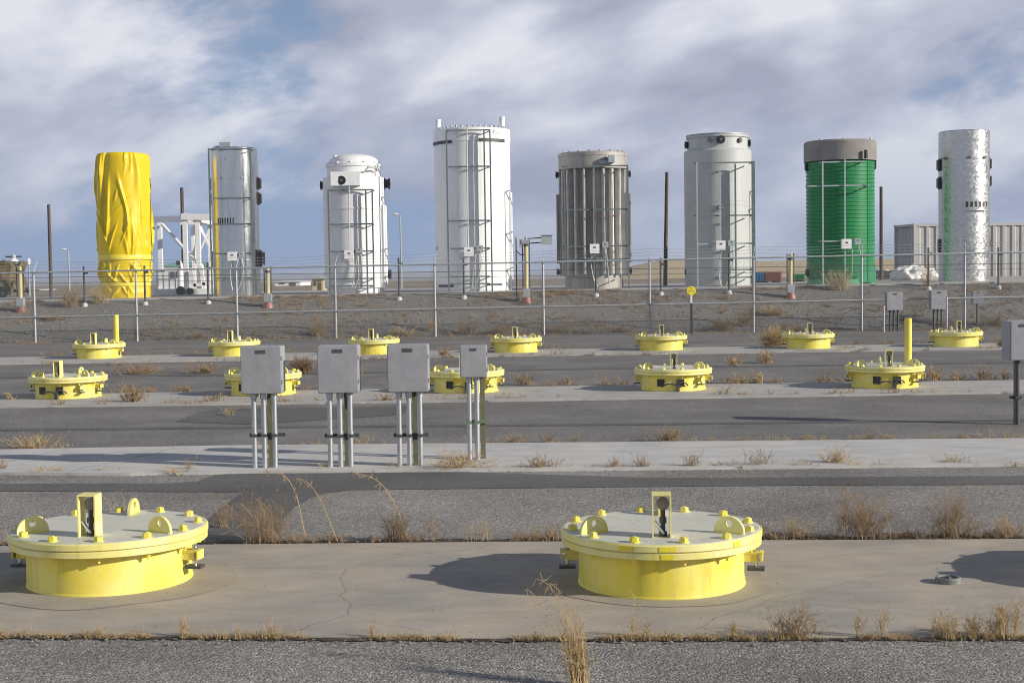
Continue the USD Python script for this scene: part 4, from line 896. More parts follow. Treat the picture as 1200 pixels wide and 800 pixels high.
# sensor posts: a tan tube with a grey clamp in a red base
def sensor(px, top, label, arm=False):
    x, Y = AT(px, 340, 48.4)[0], 48.4; g = float(bankz(np.array([x]), np.array([Y]))[0])
    t = thing('sensor_post', label, 'sensor post', (x, Y, g - 0.02), 0, 'tan sensor posts in red bases on the bank')
    h = AT(px, top, Y)[2] - g
    obj('tube', lathe([(0, 0.2), (0.066, 0.2), (0.066, h - 0.02), (0.05, h), (0, h)], 16), 'tan_paint', t)
    for s in (-1, 1): obj('side_rod', cyl((s*0.115, 0, 0.5), (s*0.115, 0, h + 0.02), 0.020, 8), 'dark_steel', t)
    obj('clamp_box', bevbox((0, -0.02, 0.33), (0.24, 0.22, 0.28), 0.02, 2), 'galvanised_dull', t)
    obj('base', lathe([(0, -0.1), (0.19, -0.1), (0.18, 0.03), (0.14, 0.11), (0.12, 0.17), (0, 0.17)], 20), 'red_paint', t)
    obj('tube_band', lathe([(0.06, h - 0.20), (0.085, h - 0.20), (0.085, h - 0.12), (0.06, h - 0.12)], 16), 'dark_steel', t)
    if arm:
        k = Y / FPX
        obj('head', cat_([box((-0.02, 0, h - 0.05), (0.26, 0.16, 0.12)), cyl((0, 0, h), (0, 0, h + 0.12), 0.05, 10), box((-0.17, 0, h - 0.10), (0.10, 0.12, 0.28))]), 'galvanised_dull', t)
        for dz in (0.06, -0.10): obj('arm', cyl((0.05, 0, h + dz), (0.72, 0, h + dz + 0.03), 0.018, 8), 'dark_steel', t)
        obj('panel', cat_([box((0.70, -0.05, h), (0.36, 0.22, 0.30)), box((0.70, -0.05, h + 0.165), (0.42, 0.28, 0.03))]), 'frame_pale', t, False)
        obj('mast', cyl((-0.33, 0.1, 0), (-0.33, 0.1, h + 0.12), 0.020, 8), 'dark_steel', t)
        obj('cable', pipe(arc((-0.30, 0.05, h - 0.35), (-0.18, 0, h - 0.55), (-0.03, -0.05, h - 0.45)), 0.018, 6), 'dark_steel', t)
sensor(24, 312, 'tan sensor post in a red base at the far left of the bank')
sensor(314, 312, 'tan sensor post in a red base right of the stainless cask')
sensor(617, 281, 'tan sensor post carrying a side arm with a pale panel, beside the tallest white cask', True)
sensor(926.5, 297, 'tan sensor post in a red base left of the green cask')

# round yellow sign near the fence
g = G(810, 392); Y = 44.1
x = AT(810, 345, Y)[0]
t = thing('warning_sign', 'small yellow sign on a dark stake at the foot of the fence', 'sign', (x, Y, 0))
zc = AT(810, 340.5, Y)[2]
ang = np.linspace(0, 2*np.pi, 8, endpoint=False) + np.pi/8
pl = move(prism(np.column_stack([0.145*np.cos(ang), 0.145*np.sin(ang)]), 0.012), (0, -0.05, zc), rx=np.pi/2)
b = obj('sign_plate', pl, 'sign_yellow', t, False)
obj('sign_mark', cat_([cyl((0, -0.066, zc + 0.01), (0, -0.060, zc + 0.01), 0.022, 12)] + [move(prism([(0.05*math.cos(a), 0.05*math.sin(a)), (0.09*math.cos(a - 0.35), 0.09*math.sin(a - 0.35)), (0.09*math.cos(a + 0.35), 0.09*math.sin(a + 0.35))], 0.004), (0, -0.0625, zc + 0.01), rx=np.pi/2) for a in np.radians([90, 210, 330])]), 'old_steel', b, False)
obj('stake', box((0, 0, zc*0.36), (0.075, 0.05, zc*0.76)), 'dark_steel', t, False)
obj('stake_top', box((0, -0.012, zc*0.86), (0.06, 0.03, zc*0.30)), 'white_paint', t, False)

# ------------------------------------------------------------------ poles and lamps
def pole(px, top, Y, label, r=0.07, lean=0.0, base=350):
    a = AT(px, top, Y); z0 = padz(a[0]) if Y < 65 else float(plainz(np.array([a[0]]), np.array([Y]))[0])
    t = thing('utility_pole', label, 'pole', (a[0], Y, z0)); h = a[2] - z0
    obj('shaft', cyl((-lean, 0, -0.3), (0, 0, h), r * 1.15, 14, r * 0.9), 'pole_wood', t)
    obj('pole_cap', lathe([(0, h + 0.02), (r*0.95, h), (r*0.95, h - 0.10), (r * 0.85, h - 0.10)], 14), 'dark_steel', t)
pole(57, 240, 60, 'dark bare pole standing alone left of the yellow wrapped cask')
pole(213, 220, 64, 'dark bare pole rising behind the white steel gantry', 0.085)
pole(781.5, 202, 58, 'tall dark bare pole between the finned cask and the pale grey cask', 0.075, 0.12)
pole(1032.5, 219, 62, 'dark bare pole just right of the green cask', 0.075)
def lamp(px, top, Y, side, label):
    a = AT(px, top, Y); z0 = float(plainz(np.array([a[0]]), np.array([Y]))[0]); h = a[2] - z0
    t = thing('street_lamp', label, 'street lamp', (a[0], Y, z0)); k = Y / FPX
    obj('pole', cyl((0, 0, -0.3), (0, 0, h), 1.15*k, 10, 0.8*k), 'galvanised_dull', t)
    obj('arm', pipe(arc((0, 0, h - 1.5*k), (0, 0, h + 1*k), (-4.0*k, 0, h + 2.0*k)), 0.6*k, 8), 'galvanised_dull', t)
    obj('lamp_head', move(lathe([(0, -3.4*k), (0.8*k, -3.0*k), (1.5*k, 0), (1.0*k, 2.8*k), (0, 3.2*k)], 14), rx=np.pi/2, rz=np.pi/2).apply_translation([-5.5*k, 0, h + 2.0*k]), 'white_shed', t)
lamp(80, 294, 150, -1, 'distant street lamp left of the yellow wrapped cask')
lamp(469, 253, 110, -1, 'street lamp between the domed cask and the tallest white cask')
for px, tp, Y, lb in ((1048.5, 279, 150, 'thin far mast between the green cask and the grey container'), (33.5, 305, 90, 'thin mast behind the sensor post at far left')):
    a = AT(px, tp, Y); z0 = float(plainz(np.array([a[0]]), np.array([Y]))[0]); t = thing('mast', lb, 'mast', (a[0], Y, z0))
    obj('shaft', cyl((0, 0, -0.2), (0, 0, a[2] - z0), 0.07, 8, 0.04), 'galvanised_dull', t); obj('tip', lathe([(0, a[2]-z0+0.15), (0.12, a[2]-z0), (0.09, a[2]-z0-0.25), (0, a[2]-z0-0.25)], 10), 'white_shed', t)

# ------------------------------------------------------------------ white steel gantry
YG = 60.0
x0 = AT(215, 345, YG)[0]; zg = padz(x0)
t = thing('steel_gantry', 'white steel lifting gantry with braces between the yellow and stainless casks', 'gantry', (x0, YG, zg))
Lg = lambda px, py, dy=0.0: AT(px, py, YG + dy) - np.array([x0, YG, zg])
def beam(p, q, w, name='beam', mt='white_paint', d=None):
    p, q = np.asarray(p, float), np.asarray(q, float); L = np.linalg.norm(q - p); me = box((0, 0, 0), (L, d or w, w))
    u = (q - p) / L; v2 = np.cross([0, 0, 1.0] if abs(u[2]) < 0.95 else [0, 1.0, 0], u); v2 /= np.linalg.norm(v2); w2 = np.cross(u, v2)
    T = np.eye(4); T[:3, 0], T[:3, 1], T[:3, 2] = u, v2, w2; T[:3, 3] = (p + q)/2; me.apply_transform(T)
    return obj(name, me, mt, t, False)
for px, tp, dy, w in ((187, 258, 3.0, 0.18), (216.5, 250, 0, 0.18), (231.5, 252, 0.02, 0.18), (245.5, 256, 3.0, 0.17), (226, 257, 3.0, 0.15)):
    a = Lg(px, tp, dy); beam((a[0], dy, 0), (a[0], dy, a[2]), w, 'column')
beam(Lg(179, 257.5, 3), Lg(216, 256.5, 0.2), 0.26); beam(Lg(213, 254, -0.02), Lg(251, 254.5, -0.02), 0.26); beam(Lg(230, 256, 0.1), Lg(251, 261, 3.0), 0.30); beam(Lg(212, 260, 3.0), Lg(250, 260, 3.0), 0.26)
beam(Lg(190, 263, 2.8), Lg(227, 304, 0.2), 0.11, 'brace'); beam(Lg(233, 262, 0.15), Lg(249, 297, 0.15), 0.09, 'brace'); beam(Lg(248, 262, 2.8), Lg(232, 300, 2.8), 0.07, 'brace'); beam(Lg(227, 302, 0.2), Lg(236, 318, 0.2), 0.10, 'brace')
beam(Lg(182, 343, -0.3), Lg(252, 342, -0.3), 0.30, 'base_beam', d=0.5); beam(Lg(186, 340, 3), Lg(249, 339, 3), 0.3, 'base_beam')
for py in (318, 327.5): beam(Lg(182, py, -0.4), Lg(206, py - 0.4, -0.4), 0.06, 'handrail')
for px in (184, 191, 198, 205): a = Lg(px, 317, -0.4); beam((a[0], -0.4, 0.1), (a[0], -0.4, a[2]), 0.05, 'handrail_post')
for px, py, rw, top in ((211, 322, 3.6, 306), (236, 322, 3.2, 309), (246, 322, 3.2, 307)):
    a = Lg(px, top, 0.9); k = YG / FPX
    q = obj('machine_housing', lathe([(0, 0), (rw*k, 0), (rw*k, a[2]*0.8), (rw*k*0.8, a[2]*0.93), (rw*k*0.3, a[2]), (0, a[2])], 18).apply_translation([a[0], 0.9, 0]), 'white_paint', t)
for px, py, s in ((212, 342, 0.30), (223, 343, 0.24), (209, 308, 0.15)):
    a = Lg(px, py, -0.75); obj('wheel', cyl((a[0], -0.85, max(a[2], s*0.6)), (a[0], -0.72, max(a[2], s*0.6)), s*0.6, 16), 'dark_steel', t)
for px, py, px1, py1 in ((224, 316, 229, 336), (235, 312, 240, 338), (222, 335, 250, 331), (240, 318, 250, 312)): beam(Lg(px, py, -0.2), Lg(px1, py1, -0.2), 0.12, 'brace')

# ------------------------------------------------------------------ freight container
def corrugated(L, Hh, n, depth=0.05):
    p = L / n; xs_ = []
    for q in range(n):
        b = q * p; xs_ += [(b, 0), (b + p*0.30, 0), (b + p*0.45, depth), (b + p*0.85, depth)]
    xs_.append((L, 0)); xs_ = np.array(xs_)
    v = np.vstack([np.column_stack([xs_[:, 0], xs_[:, 1], np.zeros(len(xs_))]), np.column_stack([xs_[:, 0], xs_[:, 1], np.full(len(xs_), Hh)])]); m_ = len(xs_)
    f = [[i, i+1, m_+i+1] for i in range(m_-1)] + [[i, m_+i+1, m_+i] for i in range(m_-1)]
    return trimesh.Trimesh(v, f, process=False)
a = AT(1071, 330, 66.0); zc = padz(a[0]) - 0.10
t = thing('freight_container', 'grey corrugated freight container behind the rightmost cask', 'container', (a[0], 66.0, zc), 6.0)
Lc, Wc, Hc = 12.19, 2.44, 2.62
obj('side_panel', corrugated(Lc - 0.3, Hc - 0.3, 26).apply_translation([0.15, 0.03, 0.15]), 'container_grey', t, False)
obj('end_panel', move(corrugated(Wc - 0.3, Hc - 0.3, 6), (0.05, Wc - 0.15, 0.15), rz=-np.pi/2), 'container_grey', t, False)
obj('back_panel', box((Lc/2, Wc - 0.04, Hc/2), (Lc - 0.2, 0.04, Hc - 0.2)), 'container_grey', t, False)
obj('roof', box((Lc/2, Wc/2, Hc - 0.05), (Lc - 0.22, Wc - 0.1, 0.04)), 'container_grey', t, False)
for xx in (0.075, Lc - 0.075):
    for yy in (0.075, Wc - 0.075):
        p = obj('corner_post', box((xx, yy, Hc/2), (0.15, 0.15, Hc - 0.2)), 'container_grey', t, False)
        for z in (0.05, Hc - 0.05): obj('corner_casting', box((xx, yy, z), (0.18, 0.17, 0.12)), 'container_grey', p, False)
for yy in (0.06, Wc - 0.06):
    for z in (0.08, Hc - 0.07): obj('side_rail', box((Lc/2, yy, z), (Lc - 0.36, 0.1, 0.13)), 'container_grey', t, False)
for xx in (0.06, Lc - 0.06):
    for z in (0.081, Hc - 0.071): obj('end_rail', box((xx, Wc/2, z), (0.1, Wc - 0.34, 0.12)), 'container_grey', t, False)

# ------------------------------------------------------------------ far background
def far(px, py, Y): 
    a = AT(px, py, Y); z = float(plainz(np.array([a[0]]), np.array([Y]))[0]); return a[0], z
def shed(x0, x1, top, Y, label, wall, roof, name='shed', cat='shed', door=None, dep=6.0):
    a, z = far((x0 + x1)/2, 340, Y); k = Y / FPX; w = (x1 - x0)*k; h = AT((x0 + x1)/2, top, Y)[2] - z
    t = thing(name, label, cat, (a, Y, z))
    obj('wall', box((0, dep/2, h*0.4 - 0.2), (w, dep, h*0.8 + 0.4)), wall, t, False)
    r = move(prism([(-w/2 - 0.2, h*0.8), (w/2 + 0.2, h*0.8), (w/2 + 0.2, h*0.84), (0, h), (-w/2 - 0.2, h*0.84)], dep + 0.4), (0, dep + 0.2, 0), rx=np.pi/2)
    obj('roof', r, roof, t, False)
    obj('door', box((w*0.2, -0.02, h*0.3), (min(1.6, w*0.25), 0.06, h*0.6)), 'shed_dark', t, False)
    obj('window', box((-w*0.22, -0.02, h*0.5), (min(1.6, w*0.22), 0.06, h*0.25)), 'shed_dark', t, False)
    return t
shed(31, 47, 338.5, 180, 'small white site trailer on the plain behind the far left sensor post', 'white_shed', 'white_shed', 'site_trailer', 'trailer')
shed(91, 98, 342, 220, 'tiny white shed beside the yellow wrapped cask at its left', 'white_shed', 'tan_paint')
shed(322, 352, 329, 190, 'low white building with a pale roof between the stainless and domed casks', 'white_shed', 'white_shed', 'site_building', 'building', dep=10)
shed(352, 378, 334, 230, 'small tan building right behind the low white one, left of the domed cask', 'tan_paint', 'white_shed', 'site_building', 'building', dep=8)
shed(188, 250, 306, 240, 'long far building with teal roof showing through the white gantry', 'white_shed', 'roof_teal', 'site_building', 'building', dep=14)
shed(366, 379, 324, 110, 'small pale cabin close left of the domed white cask', 'tan_paint', 'frame_pale', 'cabin', 'cabin', dep=3)
def crate(px0, px1, top, bot, Y, label, mt, n=6, name='storage_bin', cat='bin'):
    a = AT((px0 + px1)/2, bot, Y); k = Y / FPX; w = (px1 - px0)*k; h = (bot - top)*k; z = padz(a[0]) if Y < 65 else a[2]
    t = thing(name, label, cat, (a[0], Y, z))
    obj('body', box((0, 0.8, h/2 + 0.04), (w, 1.6, h - 0.08)), mt, t, False)
    for q in range(n):
        x = -w/2 + w*(q + 0.5)/n; obj('rib', box((x, -0.025, h/2 + 0.04), (w/n*0.3, 0.06, h - 0.12)), mt, t, False)
    obj('lid', box((0, 0.8, h + 0.02), (w + 0.08, 1.68, 0.06)), mt, t, False)
    for sx in (-0.4, 0.4): obj('skid', box((w*sx, 0.8, 0.0), (0.15, 1.5, 0.12)), 'dark_steel', t, False)
crate(886, 895.5, 322, 333, 61, 'small blue bin right of the pale grey cask', 'blue_paint', 3)
crate(896.5, 916, 321.5, 333, 61, 'red ribbed bin beside the blue one left of the green cask', 'red_paint', 7)
crate(932, 943, 323, 331, 62.5, 'dark green bin tucked left of the green cask', 'green_paint', 4)
for x0, x1, tp, lb in ((1026, 1034, 314, 'white tank drum right of the green cask, nearer one of two'), (1035.5, 1042, 315.5, 'smaller white tank drum beside the pole by the green cask')):
    Y = 64.0; a = AT((x0 + x1)/2, 322, Y); k = Y/FPX; r = (x1 - x0)*k/2; z = padz(a[0]); h = AT(a[0]*0 + (x0 + x1)/2, tp, Y)[2] - z
    t = thing('white_drum', lb, 'drum', (a[0], Y, z)); obj('shell', lathe([(0, 0), (r, 0), (r, h*0.85), (r*0.7, h*0.96), (0, h)], 20), 'white_paint', t)
    obj('valve', cyl((0, -r - 0.05, h*0.5), (0, -r + 0.05, h*0.5), 0.1, 10), 'dark_steel', t); obj('stand', lathe([(r*0.9, 0), (r*1.05, 0), (r*1.05, 0.1), (r*0.9, 0.1)], 20), 'dark_steel', t)
# low wrapped bundle beside the container
x0 = AT(1070, 330, 58)[0]
me = trimesh.creation.icosphere(subdivisions=4); vv_ = me.vertices * [0.95, 0.6, 0.42]; vv_ += (meshkit.fbm(vv_ * 4, 3, 2)[:, None] - 0.5) * 0.45 * me.vertices
vv_[:, 2] = np.maximum(vv_[:, 2], -0.15)
tag(obj('tarp_bundle', trimesh.Trimesh(vv_ + [x0, 58, padz(x0) + 0.18], me.faces, process=False), 'white_shed', None, 40), 'crumpled pale sheeting heaped on the pad left of the rightmost cask', 'sheeting')
t = thing('steel_beam', 'long dark steel beams lying on the pad between the green cask and the container', 'beam', (AT(1043, 329, 63)[0], 63.0, padz(15)))
for dz, dy in ((0.12, 0), (0.32, 0.15)): obj('bar', cat_([box((0, dy, dz), (1.9, 0.06, 0.14)), box((0, dy, dz + 0.08), (1.9, 0.16, 0.02)), box((0, dy, dz - 0.08), (1.9, 0.16, 0.02))]), 'shed_dark', t, False)
# covered trailer with a white pump head at the far left
Y = 62.0; k = Y/FPX; a = AT(0, 350, Y); z = padz(a[0])
t = thing('covered_trailer', 'pale green trailer under a drooping brown tarpaulin at the left edge', 'trailer', (a[0], Y, z))
obj('body', bevbox((-0.4, 0.9, 0.52), (1.5, 1.8, 0.62), 0.06, 3), 'truck_green', t, 25)
tp = trimesh.creation.box(extents=(1.75, 2.0, 1.0)); tp = tp.subdivide().subdivide().subdivide().subdivide()
q = tp.vertices.copy(); q += (meshkit.fbm(q * 2.2 + 3, 3, 6)[:, None] - 0.5) * 0.35 * np.sign(q); q[:, 2] += np.where(q[:, 2] < -0.3, 0.25 * np.sin(q[:, 0]*5), 0)
obj('tarpaulin', trimesh.Trimesh(q + [-0.35, 0.9, 1.0], tp.faces, process=False), 'tarp_brown', t, 50)
for sx in (-0.8, 0.1): obj('wheel', move(lathe([(0.1, -0.1), (0.24, -0.1), (0.26, 0), (0.24, 0.1), (0.1, 0.1)], 20), (sx, 0.02, 0.24), rx=np.pi/2), 'black_rubber', t)
obj('tow_strut', cyl((0.42, 0, 0.1), (0.62, 0, 0.75), 0.05, 8), 'dark_steel', t)
a = AT(8, 317, Y)
t = thing('pump_head', 'white pump head with a cross arm standing above the brown tarpaulin at far left', 'pump', (a[0], Y + 0.9, z + 1.45))
hh = AT(9, 301, Y)[2] - z - 1.45
obj('body', lathe([(0, 0), (0.24, 0), (0.20, 0.16), (0.09, 0.24), (0.09, hh), (0, hh)], 18), 'white_paint', t)
obj('cross_arm', cyl((-0.36, 0, hh + 0.02), (0.36, 0, hh + 0.02), 0.03, 8), 'dark_steel', t)
obj('hub', lathe([(0, hh + 0.12), (0.08, hh + 0.1), (0.12, hh), (0.08, hh - 0.06), (0, hh - 0.06)], 14), 'frame_pale', t)
obj('collar', lathe([(0.2, 0.0), (0.30, 0.0), (0.28, 0.1), (0.2, 0.12)], 18), 'black_rubber', t)

# ------------------------------------------------------------------ dry weeds
def tubes(P, R):
    """P (N, K, 3) polylines, R (N, K) radii -> one triangle-section mesh"""
    N_, K_ = P.shape[:2]
    T = np.gradient(P, axis=1); T /= np.linalg.norm(T, axis=2, keepdims=True) + 1e-9
    A = np.cross(T, np.array([0.37, 0.21, 0.9])); A /= np.linalg.norm(A, axis=2, keepdims=True) + 1e-9; B = np.cross(T, A)
    an = np.array([0, 2.094, 4.189])
    V = P[:, :, None] + R[:, :, None, None] * (np.cos(an)[None, None, :, None] * A[:, :, None] + np.sin(an)[None, None, :, None] * B[:, :, None])
    kk, ii = np.meshgrid(np.arange(K_ - 1), np.arange(3), indexing='ij'); jj = (ii + 1) % 3
    f1 = np.vstack([np.stack([kk*3+ii, kk*3+jj, (kk+1)*3+jj], -1).reshape(-1, 3), np.stack([kk*3+ii, (kk+1)*3+jj, (kk+1)*3+ii], -1).reshape(-1, 3)])
    F = (f1[None] + (np.arange(N_) * K_ * 3)[:, None, None]).reshape(-1, 3)
    return V.reshape(-1, 3), F
def weed(seed, h, w, n, thick=0.0022, twigs=5, lean=(0, 0), droop=0.25, fuzz=2, upright=0.5, dep=0.8):
    g = np.random.default_rng(seed); K_ = 7
    t = np.linspace(0, 1, K_)[None, :, None]
    base = np.column_stack([g.normal(0, w*0.30, n), g.normal(0, w*0.18*dep, n), np.zeros(n)])
    a = g.uniform(0, 2*np.pi, n); out = np.column_stack([np.cos(a), np.sin(a)*dep, np.zeros(n)])
    reach = w * g.uniform(0.25, 1.0, n)[:, None] * (1 - upright * g.random(n)[:, None])
    hh = h * g.uniform(0.35, 1.0, n) ** 1.1
    P = base[:, None] * 1.0 + out[:, None] * reach[:, None] * t ** 1.4 + np.array([0, 0, 1.0]) * (hh[:, None, None] * (t - droop * t**2 * g.random(n)[:, None, None]))
    P = P + np.array([lean[0], lean[1], 0]) * (hh[:, None, None] * t ** 2)
    P = P + g.normal(0, 0.025*h, P.shape) * t
    R = thick * (1.15 - 0.8 * t[..., 0]) * g.uniform(0.6, 1.3, (n, 1))
    V, F = tubes(P, R); vs_, fs_ = [V], [F]; o_ = len(V)
    def branch(P, m, L, r, K2=4):
        N_ = len(P); idx = np.repeat(np.arange(N_), m); u = g.uniform(0.18, 1.0, N_*m) * (P.shape[1] - 1.001); i0 = u.astype(int); fr = (u - i0)[:, None]
        p0 = P[idx, i0] * (1 - fr) + P[idx, i0 + 1] * fr
        d = P[idx, np.minimum(i0 + 1, P.shape[1]-1)] - P[idx, i0]; d /= np.linalg.norm(d, axis=1, keepdims=True) + 1e-9
        d = d * 0.8 + g.normal(0, 0.55, d.shape); d[:, 2] += 0.15; d /= np.linalg.norm(d, axis=1, keepdims=True)
        l = L * g.uniform(0.3, 1.0, (N_*m, 1)); tt = np.linspace(0, 1, K2)[None, :, None]
        Q = p0[:, None] + d[:, None] * l[:, None] * tt + g.normal(0, 0.06*L, (N_*m, K2, 3)) * tt
        Q[:, :, 2] = np.maximum(Q[:, :, 2], 0.003)
        return Q, np.full((N_*m, K2), r) * g.uniform(0.6, 1.2, (N_*m, 1)) * np.linspace(1, 0.6, K2)[None]
    if twigs:
        Q, R2 = branch(P, twigs, 0.30*h, thick*0.62); V, F = tubes(Q, R2); vs_.append(V); fs_.append(F + o_); o_ += len(V)
        if fuzz:
            Q2, R3 = branch(Q, fuzz, 0.11*h, thick*0.55, 3); V, F = tubes(Q2, R3); vs_.append(V); fs_.append(F + o_); o_ += len(V)
    V = np.vstack(vs_); V[:, 2] = np.maximum(V[:, 2], -0.01)
    return V, np.vstack(fs_)
wseed = [100]
def plant(px, py, hw, h, label, mt='straw_brown', n=40, z=0.0, Y=None, name='dry_weed', cat='dry weed', group=None, **kw):
    if Y is None: g = G(px, py, z)
    else:
        g = AT(px, py, Y); g[2] = z
    k = g[1] / FPX; wseed[0] += 1
    V, F = weed(wseed[0], h*k, hw*k, n, thick=kw.pop('thick', max(0.0016, 0.26*k)), **kw)
    me = trimesh.Trimesh(V, F, process=False)
    x = thing(name, label, cat, g, 0, group); obj('stems', me, mt, x, False)
    return x
# nearest: between the near pad and the asphalt behind it
plant(312, 635, 40, 66, 'wide brown tangle of dry weed behind the near pad, left of centre', n=62, lean=(-0.35, 0), upright=0.15, twigs=8)
plant(463, 634, 20, 52, 'dark twiggy weed with one arching stem at the back edge of the near pad, centre', 'straw_dark', n=38)
plant(1010, 631, 42, 66, 'broad bushy dry weed behind the near pad, right of the right near cap', n=80, upright=0.45, twigs=8)
plant(1112, 630, 42, 62, 'tall sparse dry weed behind the near pad close to the right edge', n=60, upright=0.6, twigs=8)
plant(930, 631.5, 26, 36, 'small dry weed just right of the right near cap', 'straw', n=32)
plant(1180, 630, 20, 36, 'low dry weed at the right edge behind the near pad', 'straw', n=28)
plant(640, 633, 22, 22, 'tiny sprigs behind the near pad left of the right near cap', 'straw', n=18)
plant(560, 634, 20, 34, 'sparse thin straw sprigs behind the middle of the near pad', 'straw', n=14, upright=0.9)
plant(505, 634, 14, 40, 'few thin brown twigs right of the dark twiggy weed', n=10)
plant(140, 612, 14, 46, 'single curved dry stalk behind the left near cap', 'straw', n=5, lean=(-0.3, 0), twigs=3)
plant(262, 618, 16, 30, 'brown weed on the dark asphalt patch right of the left near cap', n=22)
def arch(pts, label, mt='straw', r=0.004, Yd=0.0):
    g = G(*pts[0]); Y = g[1]
    q = [AT(p[0], p[1], Y + Yd*i/(len(pts)-1)) - g for i, p in enumerate(pts)]
    from scipy.interpolate import splprep, splev
    tck, _ = splprep(np.array(q).T, s=0, k=min(3, len(q)-1)); c_ = np.array(splev(np.linspace(0, 1, 16), tck)).T
    x = thing('dry_stalk', label, 'dry stalk', g)
    obj('stalk', pipe(c_, np.linspace(r, r*0.35, 16), 5), mt, x)
    gg = np.random.default_rng(len(label)); m_ = 26; i0 = gg.integers(8, 16, m_); p0 = c_[i0]; d = gg.normal(0, 1, (m_, 3)); d[:, 2] -= 0.4; d /= np.linalg.norm(d, axis=1, keepdims=True)
    L = gg.uniform(0.02, 0.07, (m_, 1, 1)); Q = p0[:, None] + d[:, None] * L * np.linspace(0, 1, 3)[None, :, None]
    V, F = tubes(Q, np.full((m_, 3), r*0.35)); obj('seed_head', trimesh.Trimesh(V, F, process=False), mt, x, False)
arch([(396, 635), (384, 605), (372, 580), (357, 563), (348, 560)], 'pale arching dry stalk right of the wide tangle of weed')
arch([(360, 634), (352, 600), (343, 570), (332, 556), (312, 552)], 'pale arching dry stalk rising out of the wide tangle of weed', r=0.005)
arch([(478, 634), (468, 603), (458, 582), (442, 563), (425, 556), (412, 552)], 'long pale stalk arching left from the dark twiggy weed', r=0.005)
# foreground joint along the front edge of the near pad
plant(679, 803, 17, 100, 'tall pale grass tuft growing in the asphalt at the bottom of the picture', 'straw', n=95, name='grass_tuft', cat='grass tuft', lean=(-0.10, 0.05), twigs=3, fuzz=1, upright=0.8, thick=0.0016)
arch([(676, 790), (668, 740), (655, 705), (643, 685), (628, 678)], 'thin seed stalk leaning left out of the pale grass tuft at the bottom', r=0.0028)
arch([(677, 790), (672, 740), (664, 710), (655, 692), (645, 683)], 'upper thin seed stalk of the pale grass tuft at the bottom', r=0.0026)
arch([(674, 790), (655, 745), (640, 718), (628, 700), (618, 690)], 'lowest and leftmost thin seed stalk of the pale grass tuft', r=0.0026)
for px, hw, h, n, lb in ((930, 40, 44, 64, 'brown dry weed on the front joint of the near pad below the right near cap'), (1006, 8, 46, 9, 'upright thin straw sprig on the front joint, right of the brown weed'),
                         (1034, 10, 46, 9, 'leaning thin straw sprig on the front joint below the pipe stub'), (1107, 26, 40, 40, 'dry weed on the front joint just below the pipe stub, at right'),
                         (1142, 14, 38, 22, 'narrow straw sprig on the front joint near the right edge'), (1172, 18, 50, 40, 'tall straw weed on the front joint close to the right edge'),
                         (1190, 10, 62, 12, 'tallest thin straw weed on the front joint at the right edge'), (743, 8, 58, 6, 'slender upright sprig on the front joint below the right near cap bracket'),
                         (757, 7, 24, 8, 'short straw sprig in front of the right near cap'), (862, 10, 26, 12, 'straw sprig on the front joint below the right side of the near cap'),
                         (436, 5, 26, 7, 'short upright straw sprig on the front joint left of centre'), (216, 10, 34, 12, 'straw sprig on the front joint in front of the left near cap'),
                         (120, 8, 18, 10, 'short straw sprig on the front joint below the left near cap'), (318, 12, 26, 14, 'small straw weed on the front joint right of the left near cap')):
    plant(px, 748, hw, h, lb, 'straw' if n < 50 else 'straw_brown', n=n, upright=0.75, twigs=6, fuzz=2, z=0.0)
# light concrete strip, front edge
for px, py, hw, h, n, lb in ((535, 551, 44, 30, 80, 'wide straw-coloured weed at the foot of the smallest near junction box'), (632, 550, 26, 22, 45, 'low spreading weed on the light strip right of the smallest near box'),
                             (720, 550, 13, 17, 20, 'small weed at the front of the light strip above the right near cap'), (752, 549.5, 16, 20, 26, 'small dark weed at the front of the light strip, above the right cap bracket'),
                             (812, 549, 14, 24, 24, 'brown sprig at the front of the light strip above the right cap edge'), (850, 548.5, 18, 12, 22, 'flat brown weed at the front of the light strip, right of centre'),
                             (889, 547, 20, 24, 26, 'dark upright weed at the front of the light strip, right of the flat one'), (981, 545, 24, 25, 48, 'rounded straw weed at the front of the light strip, right half'),
                             (1115, 544.5, 24, 16, 34, 'low straw weed at the front of the light strip near the right edge'), (205, 556, 26, 14, 30, 'low straw weed at the front of the light strip beside the leftmost junction box'),
                             (222, 552, 8, 24, 10, 'thin brown sprig on the light strip just left of the leftmost junction box'), (55, 555, 26, 10, 20, 'flat pale weed at the front of the light strip, far left'),
                             (2, 552, 10, 20, 16, 'reddish weed cut by the left edge on the light strip')):
    plant(px, py, hw, h, lb, 'straw' if 'straw' in lb or 'pale' in lb else 'straw_brown', n=n, twigs=5, fuzz=2, upright=0.4)
for px, py, hw, h, n, lb in ((40, 526, 36, 22, 60, 'long low straw weed on the back edge of the light strip, far left'), (784, 517.5, 27, 21, 60, 'reddish tumbled weed lying behind the light strip, right of centre'),
                             (605, 519.5, 20, 15, 28, 'small brown weed on the back edge of the light strip, right of the boxes'), (644, 519, 12, 15, 18, 'small upright brown weed, second on the back edge of the light strip'),
                             (674, 519, 13, 11, 16, 'tiny brown weed, third on the back edge of the light strip'), (1021, 514.5, 10, 9, 12, 'tiny reddish weed on the back edge of the light strip, far right'),
                             (270, 487, 12, 16, 14, 'pale weed on the asphalt left of the leftmost junction box')):
    plant(px, py, hw, h, lb, 'straw_brown' if 'pale' not in lb and 'straw' not in lb else 'straw', n=n, twigs=5, fuzz=2, upright=0.3)
